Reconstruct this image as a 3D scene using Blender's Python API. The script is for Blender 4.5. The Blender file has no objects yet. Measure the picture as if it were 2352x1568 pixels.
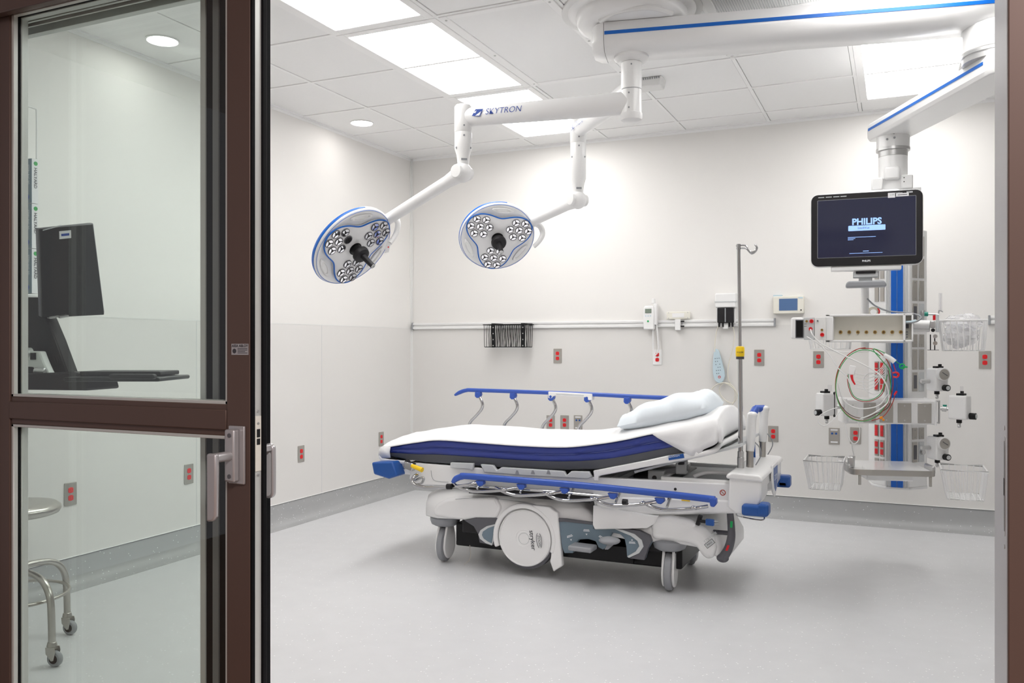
import bpy, math, random
from mathutils import Vector, Matrix
V = Vector
PI = math.pi
random.seed(7)
SC = bpy.context.scene
COL = SC.collection

# ------------------------------------------------------------------ camera, world, exposure
F, TH, YH, CH = 1960.86, 0.42366, 793.6, 1.226      # focal length in px of a 2352 wide frame, yaw, horizon row, height
cd = bpy.data.cameras.new('camera'); cam = bpy.data.objects.new('camera', cd); COL.objects.link(cam)
cam.location = (0, 0, CH); cam.rotation_euler = (PI/2, 0, TH)
cd.sensor_width = 36.0; cd.lens = 36.0*F/2352; cd.shift_y = (YH-784)/2352; cd.clip_start = 0.05
SC.camera = cam
SC.view_settings.view_transform = 'Standard'; SC.view_settings.look = 'None'
SC.view_settings.gamma = 1.0; SC.view_settings.use_curve_mapping = False
SC.view_settings.exposure = 0.22
w = bpy.data.worlds.new('world'); SC.world = w; w.use_nodes = True
w.node_tree.nodes['Background'].inputs[0].default_value = (0.95, 0.9, 0.95, 1)
w.node_tree.nodes['Background'].inputs[1].default_value = 0.30
SC.cycles.max_bounces = 9; SC.cycles.diffuse_bounces = 5; SC.cycles.transparent_max_bounces = 16
SC.cycles.use_denoising = True
PANEL_E, DOWN_E = 8.2, 22.0
ld = bpy.data.lights.new('corridor_fill', 'AREA'); ld.shape = 'RECTANGLE'; ld.size = 0.6; ld.size_y = 1.2; ld.energy = 85; ld.color = (1.0, 0.93, 0.92)
lo = bpy.data.objects.new('corridor_fill', ld); COL.objects.link(lo); lo.location = (0.9, -0.5, 2.72)     # unseen light, added to grade the door frame's brightness from the right

cs, sn = math.cos(TH), math.sin(TH)
def ray(px, py):
    a = (px-1176)/F
    return V((-sn+a*cs, cs+a*sn, (YH-py)/F))
def at(px, py, X=None, Y=None, Z=None, t=None):
    d = ray(px, py); o = V((0, 0, CH))
    if X is not None: t = X/d.x
    elif Y is not None: t = Y/d.y
    elif Z is not None: t = (Z-CH)/d.z
    return o+d*t
CR, CF, CU = V((cs, sn, 0)), V((-sn, cs, 0)), V((0, 0, 1))

# ------------------------------------------------------------------ materials
M = {}
def mat(name, col, rough=0.5, metal=0.0, emit=None, es=1.0, noise=0.0, nscale=40, bump=0.0, bscale=200, coat=0.0, spec=None, sheen=0):
    m = bpy.data.materials.new(name); m.use_nodes = True
    nt = m.node_tree; b = nt.nodes['Principled BSDF']
    b.inputs['Base Color'].default_value = (*col, 1); b.inputs['Roughness'].default_value = rough; b.inputs['Metallic'].default_value = metal
    if coat: b.inputs['Coat Weight'].default_value = coat
    if spec is not None: b.inputs['Specular IOR Level'].default_value = spec
    if sheen: b.inputs['Sheen Weight'].default_value = sheen
    if emit: b.inputs['Emission Color'].default_value = (*emit, 1); b.inputs['Emission Strength'].default_value = es
    tc = nt.nodes.new('ShaderNodeTexCoord')
    if noise:
        n = nt.nodes.new('ShaderNodeTexNoise'); n.inputs['Scale'].default_value = nscale
        nt.links.new(tc.outputs['Object'], n.inputs['Vector'])
        mx = nt.nodes.new('ShaderNodeMix'); mx.data_type = 'RGBA'
        mx.inputs[6].default_value = (*[c*(1-noise) for c in col], 1); mx.inputs[7].default_value = (*[min(1, c*(1+noise)) for c in col], 1)
        nt.links.new(n.outputs['Fac'], mx.inputs[0]); nt.links.new(mx.outputs[2], b.inputs['Base Color'])
    if bump:
        n = nt.nodes.new('ShaderNodeTexNoise'); n.inputs['Scale'].default_value = bscale; n.inputs['Detail'].default_value = 3
        nt.links.new(tc.outputs['Object'], n.inputs['Vector'])
        bp = nt.nodes.new('ShaderNodeBump'); bp.inputs['Strength'].default_value = bump; bp.inputs['Distance'].default_value = 0.01
        nt.links.new(n.outputs['Fac'], bp.inputs['Height']); nt.links.new(bp.outputs['Normal'], b.inputs['Normal'])
    M[name] = m; return m
def fleck(name, base, fl, rough, amt=0.045, dark=0.05):
    m = mat(name, base, rough)
    nt = m.node_tree; b = nt.nodes['Principled BSDF']; tc = nt.nodes.new('ShaderNodeTexCoord')
    vo = nt.nodes.new('ShaderNodeTexVoronoi'); vo.inputs['Scale'].default_value = 75
    nt.links.new(tc.outputs['Object'], vo.inputs['Vector'])
    wn = nt.nodes.new('ShaderNodeTexWhiteNoise'); nt.links.new(vo.outputs['Position'], wn.inputs['Vector'])
    def node(op, a, bb):
        q = nt.nodes.new('ShaderNodeMath'); q.operation = op
        for i, s in enumerate((a, bb)):
            if isinstance(s, (int, float)): q.inputs[i].default_value = s
            else: nt.links.new(s, q.inputs[i])
        return q.outputs[0]
    near = node('LESS_THAN', vo.outputs['Distance'], 0.22)
    pick = node('LESS_THAN', wn.outputs['Value'], amt*2.2)
    f = node('MULTIPLY', near, pick)
    n = nt.nodes.new('ShaderNodeTexNoise'); n.inputs['Scale'].default_value = 9; n.inputs['Detail'].default_value = 6
    nt.links.new(tc.outputs['Object'], n.inputs['Vector'])
    m1 = nt.nodes.new('ShaderNodeMix'); m1.data_type = 'RGBA'
    m1.inputs[6].default_value = (*[c*(1-dark) for c in base], 1); m1.inputs[7].default_value = (*[c*(1+dark) for c in base], 1)
    nt.links.new(n.outputs['Fac'], m1.inputs[0])
    m2 = nt.nodes.new('ShaderNodeMix'); m2.data_type = 'RGBA'; m2.inputs[7].default_value = (*fl, 1)
    nt.links.new(f, m2.inputs[0]); nt.links.new(m1.outputs[2], m2.inputs[6]); nt.links.new(m2.outputs[2], b.inputs['Base Color'])
    return m
def glassmat(name, tint, refl=0.08, rough=0.0):
    m = bpy.data.materials.new(name); m.use_nodes = True; nt = m.node_tree
    nt.nodes.remove(nt.nodes['Principled BSDF']); out = nt.nodes['Material Output']
    t = nt.nodes.new('ShaderNodeBsdfTransparent'); t.inputs[0].default_value = (*tint, 1)
    g = nt.nodes.new('ShaderNodeBsdfGlossy'); g.inputs['Roughness'].default_value = rough
    lw = nt.nodes.new('ShaderNodeLayerWeight'); lw.inputs[0].default_value = 0.5
    pw = nt.nodes.new('ShaderNodeMath'); pw.operation = 'POWER'; pw.inputs[1].default_value = 4; nt.links.new(lw.outputs['Facing'], pw.inputs[0])
    fr = nt.nodes.new('ShaderNodeMath'); fr.operation = 'MULTIPLY_ADD'; fr.inputs[1].default_value = 0.7; fr.inputs[2].default_value = refl/2; nt.links.new(pw.outputs[0], fr.inputs[0])
    mx = nt.nodes.new('ShaderNodeMixShader')
    nt.links.new(fr.outputs[0], mx.inputs[0]); nt.links.new(t.outputs[0], mx.inputs[1]); nt.links.new(g.outputs[0], mx.inputs[2])
    nt.links.new(mx.outputs[0], out.inputs[0]); M[name] = m; return m
mat('wall', (0.82, 0.805, 0.785), 0.55, noise=0.012, nscale=3, bump=0.03, bscale=250)
mat('wainscot', (0.75, 0.736, 0.718), 0.42, noise=0.01, nscale=3, bump=0.02, bscale=250)  # panel's own slightly darker tone, plus shade low on the wall put into the colour
mat('tile', (0.90, 0.90, 0.90), 0.8, noise=0.01, nscale=60, bump=0.06, bscale=500)
mat('tee', (0.92, 0.92, 0.92), 0.4)
mat('gap', (0.16, 0.16, 0.16), 0.9)
fleck('vinyl', (0.66, 0.665, 0.68), (0.93, 0.94, 0.95), 0.38)
fleck('vinyl_base', (0.40, 0.405, 0.41), (0.75, 0.77, 0.78), 0.4, amt=0.06)
mat('corridor', (0.22, 0.12, 0.07), 0.4)
mat('corridor_wall', (0.55, 0.50, 0.46), 0.6)
mat('bronze', (0.125, 0.080, 0.066), 0.42, metal=0.3, noise=0.03, nscale=5)
mat('bronze_dark', (0.05, 0.032, 0.027), 0.5, metal=0.3)
mat('anod', (0.62, 0.64, 0.62), 0.35, metal=0.25)
mat('anod_mid', (0.24, 0.25, 0.25), 0.4, metal=0.2)
mat('jamb_grey', (0.58, 0.58, 0.60), 0.42, metal=0.15)
mat('rubber', (0.004, 0.004, 0.005), 0.6, spec=0.12)
mat('black', (0.008, 0.008, 0.009), 0.4, spec=0.25)
mat('soft_black', (0.016, 0.015, 0.017), 0.45, spec=0.3)
mat('screen', (0.008, 0.009, 0.02), 0.10, emit=(0.018, 0.020, 0.05), es=0.5, spec=0.5)
mat('led_blue', (0.1, 0.2, 0.5), 0.4, emit=(0.35, 0.55, 1.0), es=0.9)
mat('lcd_blue', (0.05, 0.1, 0.2), 0.25, emit=(0.10, 0.16, 0.30), es=0.35)
mat('lcd_grey', (0.2, 0.25, 0.2), 0.3)
mat('white', (0.86, 0.86, 0.86), 0.3, coat=0.2)
mat('white_matte', (0.80, 0.80, 0.79), 0.55)
mat('ivory', (0.80, 0.78, 0.70), 0.4)
mat('lightgrey', (0.60, 0.62, 0.63), 0.42)
mat('midgrey', (0.30, 0.31, 0.33), 0.45)
mat('darkgrey', (0.11, 0.11, 0.125), 0.5)
mat('slate', (0.16, 0.22, 0.27), 0.45)
mat('glossy_dark', (0.010, 0.012, 0.013), 0.3, spec=0.3)
mat('anod_bright', (0.84, 0.84, 0.84), 0.4, metal=0.1)
mat('chrome', (0.50, 0.50, 0.51), 0.07, metal=1.0)
mat('steel', (0.50, 0.48, 0.45), 0.28, metal=1.0, noise=0.06, nscale=8)
mat('satin', (0.58, 0.58, 0.58), 0.35, metal=0.9)
mat('silver_paint', (0.50, 0.49, 0.50), 0.35, metal=0.5)
mat('plate', (0.44, 0.42, 0.39), 0.35, metal=0.55)
mat('red', (0.75, 0.012, 0.02), 0.35)
mat('red_wire', (0.42, 0.04, 0.02), 0.4)
mat('green_wire', (0.05, 0.38, 0.10), 0.4)
mat('green', (0.0, 0.42, 0.10), 0.4)
mat('teal', (0.0, 0.25, 0.18), 0.4)
mat('orange', (0.9, 0.3, 0.01), 0.4)
mat('brown_wire', (0.10, 0.04, 0.02), 0.4)
mat('blue', (0.012, 0.085, 0.34), 0.35)
mat('rail_blue', (0.035, 0.10, 0.46), 0.35)
mat('stripe_blue', (0.0, 0.13, 0.56), 0.3)
mat('column_blue', (0.0, 0.13, 0.62), 0.35)
mat('navy_vinyl', (0.03, 0.05, 0.27), 0.36, bump=0.12, bscale=9)
mat('grey_vinyl', (0.085, 0.09, 0.105), 0.5, bump=0.05, bscale=20)
mat('sheet', (0.86, 0.86, 0.87), 0.85, sheen=0.2, bump=0.15, bscale=14)
mat('pillow', (0.78, 0.84, 0.89), 0.8, bump=0.25, bscale=10)
mat('yellow', (0.9, 0.60, 0.01), 0.35)
mat('brass', (0.42, 0.28, 0.08), 0.4, metal=0.7)
mat('print', (0.05, 0.05, 0.06), 0.5)
mat('print_blue', (0.01, 0.06, 0.35), 0.5)
mat('print_white', (0.85, 0.87, 0.9), 0.5)
mat('paper', (0.80, 0.80, 0.82), 0.6)
mat('glovebox', (0.17, 0.24, 0.29), 0.5)
mat('plastic_film', (0.80, 0.80, 0.84), 0.25)
mat('remote_blue', (0.55, 0.68, 0.75), 0.4)
mat('cord', (0.74, 0.71, 0.62), 0.45)
mat('wire_white', (0.82, 0.82, 0.82), 0.35)
mat('reflector', (0.75, 0.75, 0.78), 0.06, metal=1.0)
mat('lampface', (0.80, 0.80, 0.81), 0.25, coat=0.3)
mat('emit_panel', (0.9, 0.9, 0.9), 0.5, emit=(1.0, 0.985, 0.96), es=PANEL_E)
mat('emit_down', (0.9, 0.9, 0.9), 0.5, emit=(1.0, 0.96, 0.92), es=DOWN_E)
glassmat('glass', (0.955, 0.98, 0.967))
glassmat('clear', (0.95, 0.95, 0.96))

# ------------------------------------------------------------------ mesh helpers
OFF = {}
def basis(d):
    d = V(d).normalized(); up = V((0, 0, 1)) if abs(d.z) < 0.95 else V((1, 0, 0))
    x = up.cross(d).normalized(); return x, d.cross(x).normalized(), d
class MB:
    def __init__(s): s.v = []; s.f = []
    def add(s, vs, fs):
        n = len(s.v); s.v += [V(p) for p in vs]; s.f += [tuple(i+n for i in f) for f in fs]; return s
    def box(s, x0, x1, y0, y1, z0, z1):
        vs = [(x, y, z) for z in (z0, z1) for y in (y0, y1) for x in (x0, x1)]
        return s.add(vs, [(0, 2, 3, 1), (4, 5, 7, 6), (0, 1, 5, 4), (2, 6, 7, 3), (0, 4, 6, 2), (1, 3, 7, 5)])
    def obox(s, c, xd, yd, zd, sx, sy, sz):
        c = V(c); xd = V(xd).normalized()*sx/2; yd = V(yd).normalized()*sy/2; zd = V(zd).normalized()*sz/2
        vs = [c+xd*i+yd*j+zd*k for k in (-1, 1) for j in (-1, 1) for i in (-1, 1)]
        return s.add(vs, [(0, 2, 3, 1), (4, 5, 7, 6), (0, 1, 5, 4), (2, 6, 7, 3), (0, 4, 6, 2), (1, 3, 7, 5)])
    def cyl(s, p0, p1, r0, r1=None, n=24, caps=True):
        r1 = r0 if r1 is None else r1; p0 = V(p0); p1 = V(p1); x, y, d = basis(p1-p0); vs = []
        for p, r in ((p0, r0), (p1, r1)):
            vs += [p+(x*math.cos(2*PI*i/n)+y*math.sin(2*PI*i/n))*r for i in range(n)]
        fs = [(i, (i+1) % n, n+(i+1) % n, n+i) for i in range(n)]
        if caps: fs += [tuple(range(n))[::-1], tuple(range(n, 2*n))]
        return s.add(vs, fs)
    def lathe(s, o, axis, prof, n=32, caps=True):
        o = V(o); x, y, d = basis(axis); vs = []; fs = []
        for r, h in prof: vs += [o+d*h+(x*math.cos(2*PI*i/n)+y*math.sin(2*PI*i/n))*r for i in range(n)]
        for k in range(len(prof)-1):
            fs += [(k*n+i, k*n+(i+1) % n, (k+1)*n+(i+1) % n, (k+1)*n+i) for i in range(n)]
        if caps and prof[0][0] > 1e-5: fs.append(tuple(range(n))[::-1])
        if caps and prof[-1][0] > 1e-5: fs.append(tuple(range((len(prof)-1)*n, len(prof)*n)))
        return s.add(vs, fs)
    def tube(s, pts, r, n=10, closed=False, sm=4, rs=None):
        pts = [V(p) for p in pts]
        if sm > 1: pts = smooth(pts, sm, closed)
        N = len(pts); vs = []; fs = []; px = None
        for i, p in enumerate(pts):
            a = pts[(i-1) % N] if (i or closed) else p; b = pts[(i+1) % N] if (i < N-1 or closed) else p
            d = (b-a)
            if d.length < 1e-7: d = V((0, 0, 1))
            d.normalize()
            if px is None: x, y, _ = basis(d)
            else:
                x = px-d*px.dot(d)
                x = x.normalized() if x.length > 1e-5 else basis(d)[0]
                y = d.cross(x)
            px = x; rr = r if rs is None else rs[0]+(rs[1]-rs[0])*i/(N-1)
            vs += [p+(x*math.cos(2*PI*k/n)+y*math.sin(2*PI*k/n))*rr for k in range(n)]
        L = N if closed else N-1
        for i in range(L):
            j = (i+1) % N
            fs += [(i*n+k, i*n+(k+1) % n, j*n+(k+1) % n, j*n+k) for k in range(n)]
        if not closed: fs += [tuple(range(n))[::-1], tuple(range((N-1)*n, N*n))]
        return s.add(vs, fs)
    def prism(s, poly, o, xd, yd, zd, depth):
        """outline poly (x,y) in the frame o,xd,yd, pushed along zd by depth"""
        o = V(o); xd = V(xd); yd = V(yd); zd = V(zd); n = len(poly)
        vs = [o+xd*a+yd*b for a, b in poly]+[o+xd*a+yd*b+zd*depth for a, b in poly]
        return s.add(vs, [tuple(range(n))[::-1], tuple(range(n, 2*n))]+[(i, (i+1) % n, n+(i+1) % n, n+i) for i in range(n)])
    def loft(s, rings, caps=True, closed=True):
        n = len(rings[0]); vs = [V(p) for r in rings for p in r]; fs = []
        for k in range(len(rings)-1):
            for i in range(n if closed else n-1):
                fs.append((k*n+i, k*n+(i+1) % n, (k+1)*n+(i+1) % n, (k+1)*n+i))
        if caps and closed: fs += [tuple(range(n))[::-1], tuple(range((len(rings)-1)*n, len(rings)*n))]
        return s.add(vs, fs)
    def ell(s, c, r, n=24, m=12, ax=None):
        c = V(c); X, Y, Z = ax or (V((1, 0, 0)), V((0, 1, 0)), V((0, 0, 1))); vs = []; fs = []
        for j in range(m+1):
            p = -PI/2+PI*j/m
            for i in range(n):
                q = 2*PI*i/n
                vs.append(c+X*(r[0]*math.cos(p)*math.cos(q))+Y*(r[1]*math.cos(p)*math.sin(q))+Z*(r[2]*math.sin(p)))
        for j in range(m):
            fs += [(j*n+i, j*n+(i+1) % n, (j+1)*n+(i+1) % n, (j+1)*n+i) for i in range(n)]
        return s.add(vs, fs)
    def split(s, name, m, parent=None, **k):
        """every loose piece becomes an object of its own"""
        p = list(range(len(s.v)))
        def f(i):
            while p[i] != i: p[i] = p[p[i]]; i = p[i]
            return i
        for q in s.f:
            for i in q[1:]: p[f(i)] = f(q[0])
        g = {}
        for i in range(len(s.v)): g.setdefault(f(i), []).append(i)
        out = []
        for ids in g.values():
            mp = {v: j for j, v in enumerate(ids)}; b = MB(); b.v = [s.v[i] for i in ids]; b.f = [tuple(mp[i] for i in q) for q in s.f if q[0] in mp]
            out.append(b.build(name, m, parent, **k))
        return out
    def build(s, name, m, parent=None, bevel=0, seg=2, smooth_angle=35, label=None, solid=0, sub=0, kind=None, off=None, weld=0):
        o3 = off if off is not None else (OFF.get(parent.name, V((0, 0, 0))) if parent else V((0, 0, 0)))
        me = bpy.data.meshes.new(name)
        me.from_pydata([tuple(p-o3) for p in s.v], [], s.f); me.validate(); me.update()
        import bmesh
        bm = bmesh.new(); bm.from_mesh(me)
        if weld: bmesh.ops.remove_doubles(bm, verts=bm.verts, dist=weld)
        bmesh.ops.recalc_face_normals(bm, faces=bm.faces); bm.to_mesh(me); bm.free()
        me.polygons.foreach_set('use_smooth', [True]*len(me.polygons))
        me.set_sharp_from_angle(angle=math.radians(smooth_angle))
        me.materials.append(M[m]); o = bpy.data.objects.new(name, me); COL.objects.link(o)
        if parent: o.parent = parent; OFF[o.name] = o3
        if bevel:
            b = o.modifiers.new('b', 'BEVEL'); b.width = bevel; b.segments = seg; b.limit_method = 'ANGLE'; b.angle_limit = math.radians(40); b.harden_normals = False
        if solid:
            b = o.modifiers.new('s', 'SOLIDIFY'); b.thickness = solid; b.offset = 0
        if sub:
            b = o.modifiers.new('u', 'SUBSURF'); b.levels = sub; b.render_levels = sub
        if label: o['label'] = label
        if kind: o['kind'] = kind
        return o
def smooth(pts, k, closed=False):
    N = len(pts)
    if N < 3: return pts
    out = []
    for i in range(N if closed else N-1):
        g = lambda j: pts[j % N] if closed else pts[max(0, min(N-1, j))]
        p0, p1, p2, p3 = g(i-1), g(i), g(i+1), g(i+2)
        for q in range(k):
            t = q/k
            out.append(0.5*((2*p1)+(p2-p0)*t+(2*p0-5*p1+4*p2-p3)*t*t+(3*p1-p0-3*p2+p3)*t*t*t))
    if not closed: out.append(pts[-1])
    return out
def arc(cx, cy, r, a0, a1, n=8):
    return [(cx+r*math.cos(math.radians(a0+(a1-a0)*i/n)), cy+r*math.sin(math.radians(a0+(a1-a0)*i/n))) for i in range(n+1)]
def rrect(w, h, r, n=5):
    p = []
    for sx, sy, a in ((1, 1, 0), (-1, 1, 90), (-1, -1, 180), (1, -1, 270)): p += arc(sx*(w/2-r), sy*(h/2-r), r, a, a+90, n)
    return p
def tag(o, label, cat, group=None, kind=None):
    o['label'] = label; o['category'] = cat
    if group: o['group'] = group
    if kind: o['kind'] = kind
    return o
def thing(name, label, cat, loc=(0, 0, 0), group=None):
    o = bpy.data.objects.new(name, None); COL.objects.link(o); o.location = loc; o.empty_display_size = 0.05
    OFF[o.name] = V(loc); return tag(o, label, cat, group)
def struct(o): o['kind'] = 'structure'; return o
def sempty(name, loc=(0, 0, 0)):
    o = bpy.data.objects.new(name, None); COL.objects.link(o); o.location = loc; OFF[o.name] = V(loc); o['kind'] = 'structure'; return o
def copy_tree(o, parent=None):
    c = o.copy(); COL.objects.link(c)
    if parent: c.parent = parent
    for ch in list(o.children): copy_tree(ch, c)
    return c
def text(body, size, o, xd, yd, m, parent, name='lettering', bold=0.0, align='CENTER', sx=1.0, italic=0.0, depth=0.0003):
    """printed lettering: flat glyph mesh lying on a surface at o, x along xd, up along yd"""
    c = bpy.data.curves.new(name, 'FONT'); c.body = body; c.size = 1; c.align_x = align; c.align_y = 'CENTER'; c.offset = bold; c.shear = italic; c.resolution_u = 3
    t = bpy.data.objects.new('tmp', c); COL.objects.link(t); bpy.context.view_layer.update()
    me = bpy.data.meshes.new_from_object(t.evaluated_get(bpy.context.evaluated_depsgraph_get()))
    bpy.data.objects.remove(t); xd = V(xd).normalized(); yd = V(yd).normalized(); nd = xd.cross(yd)
    b = MB(); b.add([V(o)+xd*(v.co.x*size*sx)+yd*(v.co.y*size)+nd*depth for v in me.vertices], [tuple(p.vertices) for p in me.polygons])
    bpy.data.meshes.remove(me)
    return b.build(name, m, parent)

# ------------------------------------------------------------------ the room
WX, WY, HB, HC = -3.825, 6.366, 0.152, CH+1.6104
RX, FY = 3.3, 1.52            # right wall, inner face of the front wall
U0, V0, T = -2.6681, 3.6579, 0.6096
SEAM = 1.376
struct(MB().box(-4.0, RX+.1, 1.3, WY+.1, -.05, 0).build('floor', 'vinyl'))
struct(MB().box(-4.0, RX+.1, -2.6, 1.3, -.05, -.002).build('floor_corridor', 'corridor'))
struct(MB().box(-4.0, RX+.1, -2.6, 1.355, 2.74, 2.80).build('ceiling_corridor', 'tile'))
struct(MB().box(-4.0, RX+.1, -2.7, -2.6, 0, 2.8).build('wall_corridor', 'corridor_wall'))
struct(MB().box(WX-.1, WX, 1.4, WY+.1, 0, HC+.1).build('wall_left', 'wall'))
struct(MB().box(WX, RX+.1, WY, WY+.1, 0, HC+.1).build('wall_back', 'wall'))
struct(MB().box(RX, RX+.1, 1.4, WY, 0, HC+.1).build('wall_right', 'wall'))
b = MB().box(WX-.1, -2.10, 1.36, FY, 0, HC+.1).box(0.30, RX+.1, 1.36, FY, 0, HC+.1).box(-2.10, 0.30, 1.36, FY, 2.17, HC+.1)
struct(b.build('wall_front', 'wall'))
# protective wainscot sheet and its seam cap
struct(MB().box(WX, WX+.003, FY, WY, HB, SEAM).build('trim_1', 'wainscot'))
struct(MB().box(WX+.003, RX, WY-.003, WY, HB, SEAM).build('trim_2', 'wainscot'))
struct(MB().box(WX+.003, WX+.0045, FY, WY, SEAM-.001, SEAM+.004).build('trim_3', 'white_matte'))
# vertical joints of the wainscot
b = MB()
for y in (2.66, 3.88, 5.1): b.box(WX+.003, WX+.0036, y, y+.003, HB, SEAM)
struct(b.build('trim_4', 'lightgrey'))
struct(MB().box(WX, WX+.004, WY-.02, WY-.003, HB, HC).box(WX, WX+.02, WY-.004, WY-.003, HB, HC).build('trim_5', 'white_matte', bevel=.0015))
# coved vinyl base
def cove(fixed, a, c, axis):
    prof = [(0, HB), (.004, HB), (.005, .09), (.012, .05), (.028, .022), (.055, .006), (.09, .001), (.09, -.01), (0, -.01)]
    rings = []
    for q in (a, c): rings.append([(fixed+d, q, z) if axis == 'x' else (q, fixed-d, z) for d, z in prof])
    return MB().loft(rings)
struct(cove(WX+.003, FY, WY-.003, 'x').build('baseboard_left', 'vinyl_base', smooth_angle=60))
struct(cove(WY-.003, WX+.003, RX, 'y').build('baseboard_back', 'vinyl_base', smooth_angle=60))
struct(MB().box(WX+.003, WX+.011, FY, WY, HB, HB+.005).box(WX+.003, RX, WY-.011, WY-.003, HB, HB+.005).build('trim_6', 'white_matte', bevel=.001))
struct(MB().box(WX+.003, WX+.009, FY, WY, HB-.003, HB).box(WX+.003, RX, WY-.009, WY-.003, HB-.003, HB).build('trim_7', 'darkgrey'))
# ---- ceiling: lay-in tiles over a T grid
xs = [WX]+[U0+i*T for i in range(-1, 10)]+[RX]
ys = [FY]+[V0+j*T for j in range(-3, 5)]+[WY]
merged = {}       # cells taken by fixtures
lights = [(0, -2), (0, 0), (0, 2), (4, -2), (4, 0), (4, 2)]
taken = set()
for i, j in lights: taken |= {(i, j), (i, j+1)}
diffs = [(1, 0), (3, -1), (6, 0)]
for i, j in diffs: taken |= {(i, j), (i, j+1)}
slab = MB().box(WX, RX, FY, WY, HC+.012, HC+.10)
tl = MB()
for a in range(len(xs)-1):
    for c in range(len(ys)-1):
        ui = round((xs[a]-U0)/T) if a else -2; vj = round((ys[c]-V0)/T) if c else -4
        if (ui, vj) in taken: continue
        g = .013
        tl.box(xs[a]+g, xs[a+1]-g, ys[c]+g, ys[c+1]-g, HC+.0035, HC+.02)
struct(slab.build('ceiling', 'gap'))
struct(tl.build('ceiling_tiles', 'tile', bevel=.0015, seg=1))
tg = MB(); h = .0105
for x in xs[1:-1]: tg.box(x-h, x+h, FY, WY, HC, HC+.010)
for y in ys[1:-1]: tg.box(WX, RX, y-h, y+h, HC-.0006, HC+.010)
# double tee beside the fixtures
struct(tg.build('ceiling_grid', 'tee'))
struct(MB().box(WX, WX+.02, FY, WY, HC-.004, HC+.004).box(WX, RX, WY-.02, WY, HC-.004, HC+.004).box(WX, WX+.003, FY, WY, HC-.022, HC).box(WX, RX, WY-.003, WY, HC-.022, HC).build('trim_8', 'tee'))

def ceil_light(i, j, lab):
    x0, x1, y0, y1 = U0+i*T, U0+(i+1)*T, V0+j*T, V0+(j+2)*T
    t = thing('ceiling_light', lab, 'ceiling light', ((x0+x1)/2, (y0+y1)/2, HC), 'recessed ceiling light panels')
    m, g = .055, .010
    b = MB()
    z0, z1 = HC-.004, HC+.03
    for r in ((x0+g, x0+m, y0+g, y1-g), (x1-m, x1-g, y0+g, y1-g), (x0+m, x1-m, y0+g, y0+m), (x0+m, x1-m, y1-m, y1-g)): b.box(r[0], r[1], r[2], r[3], z0, z1)
    b.build('frame', 'tee', t, bevel=.002, seg=1)
    MB().box(x0+m, x1-m, y0+m, y1-m, HC+.0, HC+.012).build('diffuser', 'emit_panel', t)
    return t
LL = ['bright ceiling light panel nearest the door, cut by the top of the photo', 'large full bright ceiling light panel above and left of the surgical lights',
      'bright ceiling light panel crossed by the white surgical lamp arm with blue logo', 'bright ceiling light panel on the right nearest the corridor, hidden above the boom',
      'bright ceiling light panel on the right above the blue striped boom arm', 'bright ceiling light panel at right framed between the two blue striped boom arms']
for (i, j), l in zip(lights, LL): ceil_light(i, j, l)
# air diffusers
def diffuser(i, j, lab, slots):
    x0, x1, y0, y1 = U0+i*T, U0+(i+1)*T, V0+j*T, V0+(j+2)*T
    t = thing('air_diffuser', lab, 'air diffuser', ((x0+x1)/2, (y0+y1)/2, HC))
    b = MB(); g = .008; m = .05
    for r in ((x0+g, x0+m, y0+g, y1-g), (x1-m, x1-g, y0+g, y1-g), (x0+m, x1-m, y0+g, y0+m), (x0+m, x1-m, y1-m, y1-g)): b.box(*r, HC-.006, HC+.02)
    b.build('frame', 'tee', t, bevel=.003)
    MB().box(x0+m, x1-m, y0+m, y1-m, HC-.001, HC+.01).build('face_panel', 'tile', t)
    if slots:
        b = MB(); n = 44
        for k in range(n):
            x = x0+m+.006+(x1-x0-2*m-.012)*k/(n-1); b.box(x-.002, x+.002, y0+m, y1-m, HC-.0022, HC-.001)
        b.build('grille', 'lightgrey', t)
    b = MB()
    for x in (x0+.03, x1-.03):
        for y in (y0+.05, (y0+y1)/2, y1-.05): b.cyl((x, y, HC-.009), (x, y, HC-.006), .006, n=10)
    b.split('screw', 'satin', t)
    return t
diffuser(1, 0, 'large plain white ceiling air diffuser panel with corner screws beside the light panel', False)
diffuser(3, -1, 'ceiling air diffuser with fine ribbed face above the long blue striped boom arm', True)
diffuser(6, 0, 'ceiling air diffuser with ribbed face on the far right of the ceiling', True)
# downlights
def downlight(x, y, lab):
    t = thing('downlight', lab, 'downlight', (x, y, HC+.003), 'round recessed downlights')
    MB().lathe((x, y, HC), (0, 0, 1), [(.085, .0035), (.088, -.002), (.078, -.003), (.074, .004)], n=40).build('trim_ring', 'tee', t)
    MB().cyl((x, y, HC+.0005), (x, y, HC+.003), .075, n=40).build('lamp_lens', 'emit_down', t)
downlight(-3.534, 5.19, 'round downlight in the ceiling above the left wall, right of the door panel')
downlight(-3.54, 3.355, 'round downlight in the ceiling seen through the door glass')
for x in (): downlight(x, 5.85, 'round downlight near the back wall beyond the right jamb')
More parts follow.
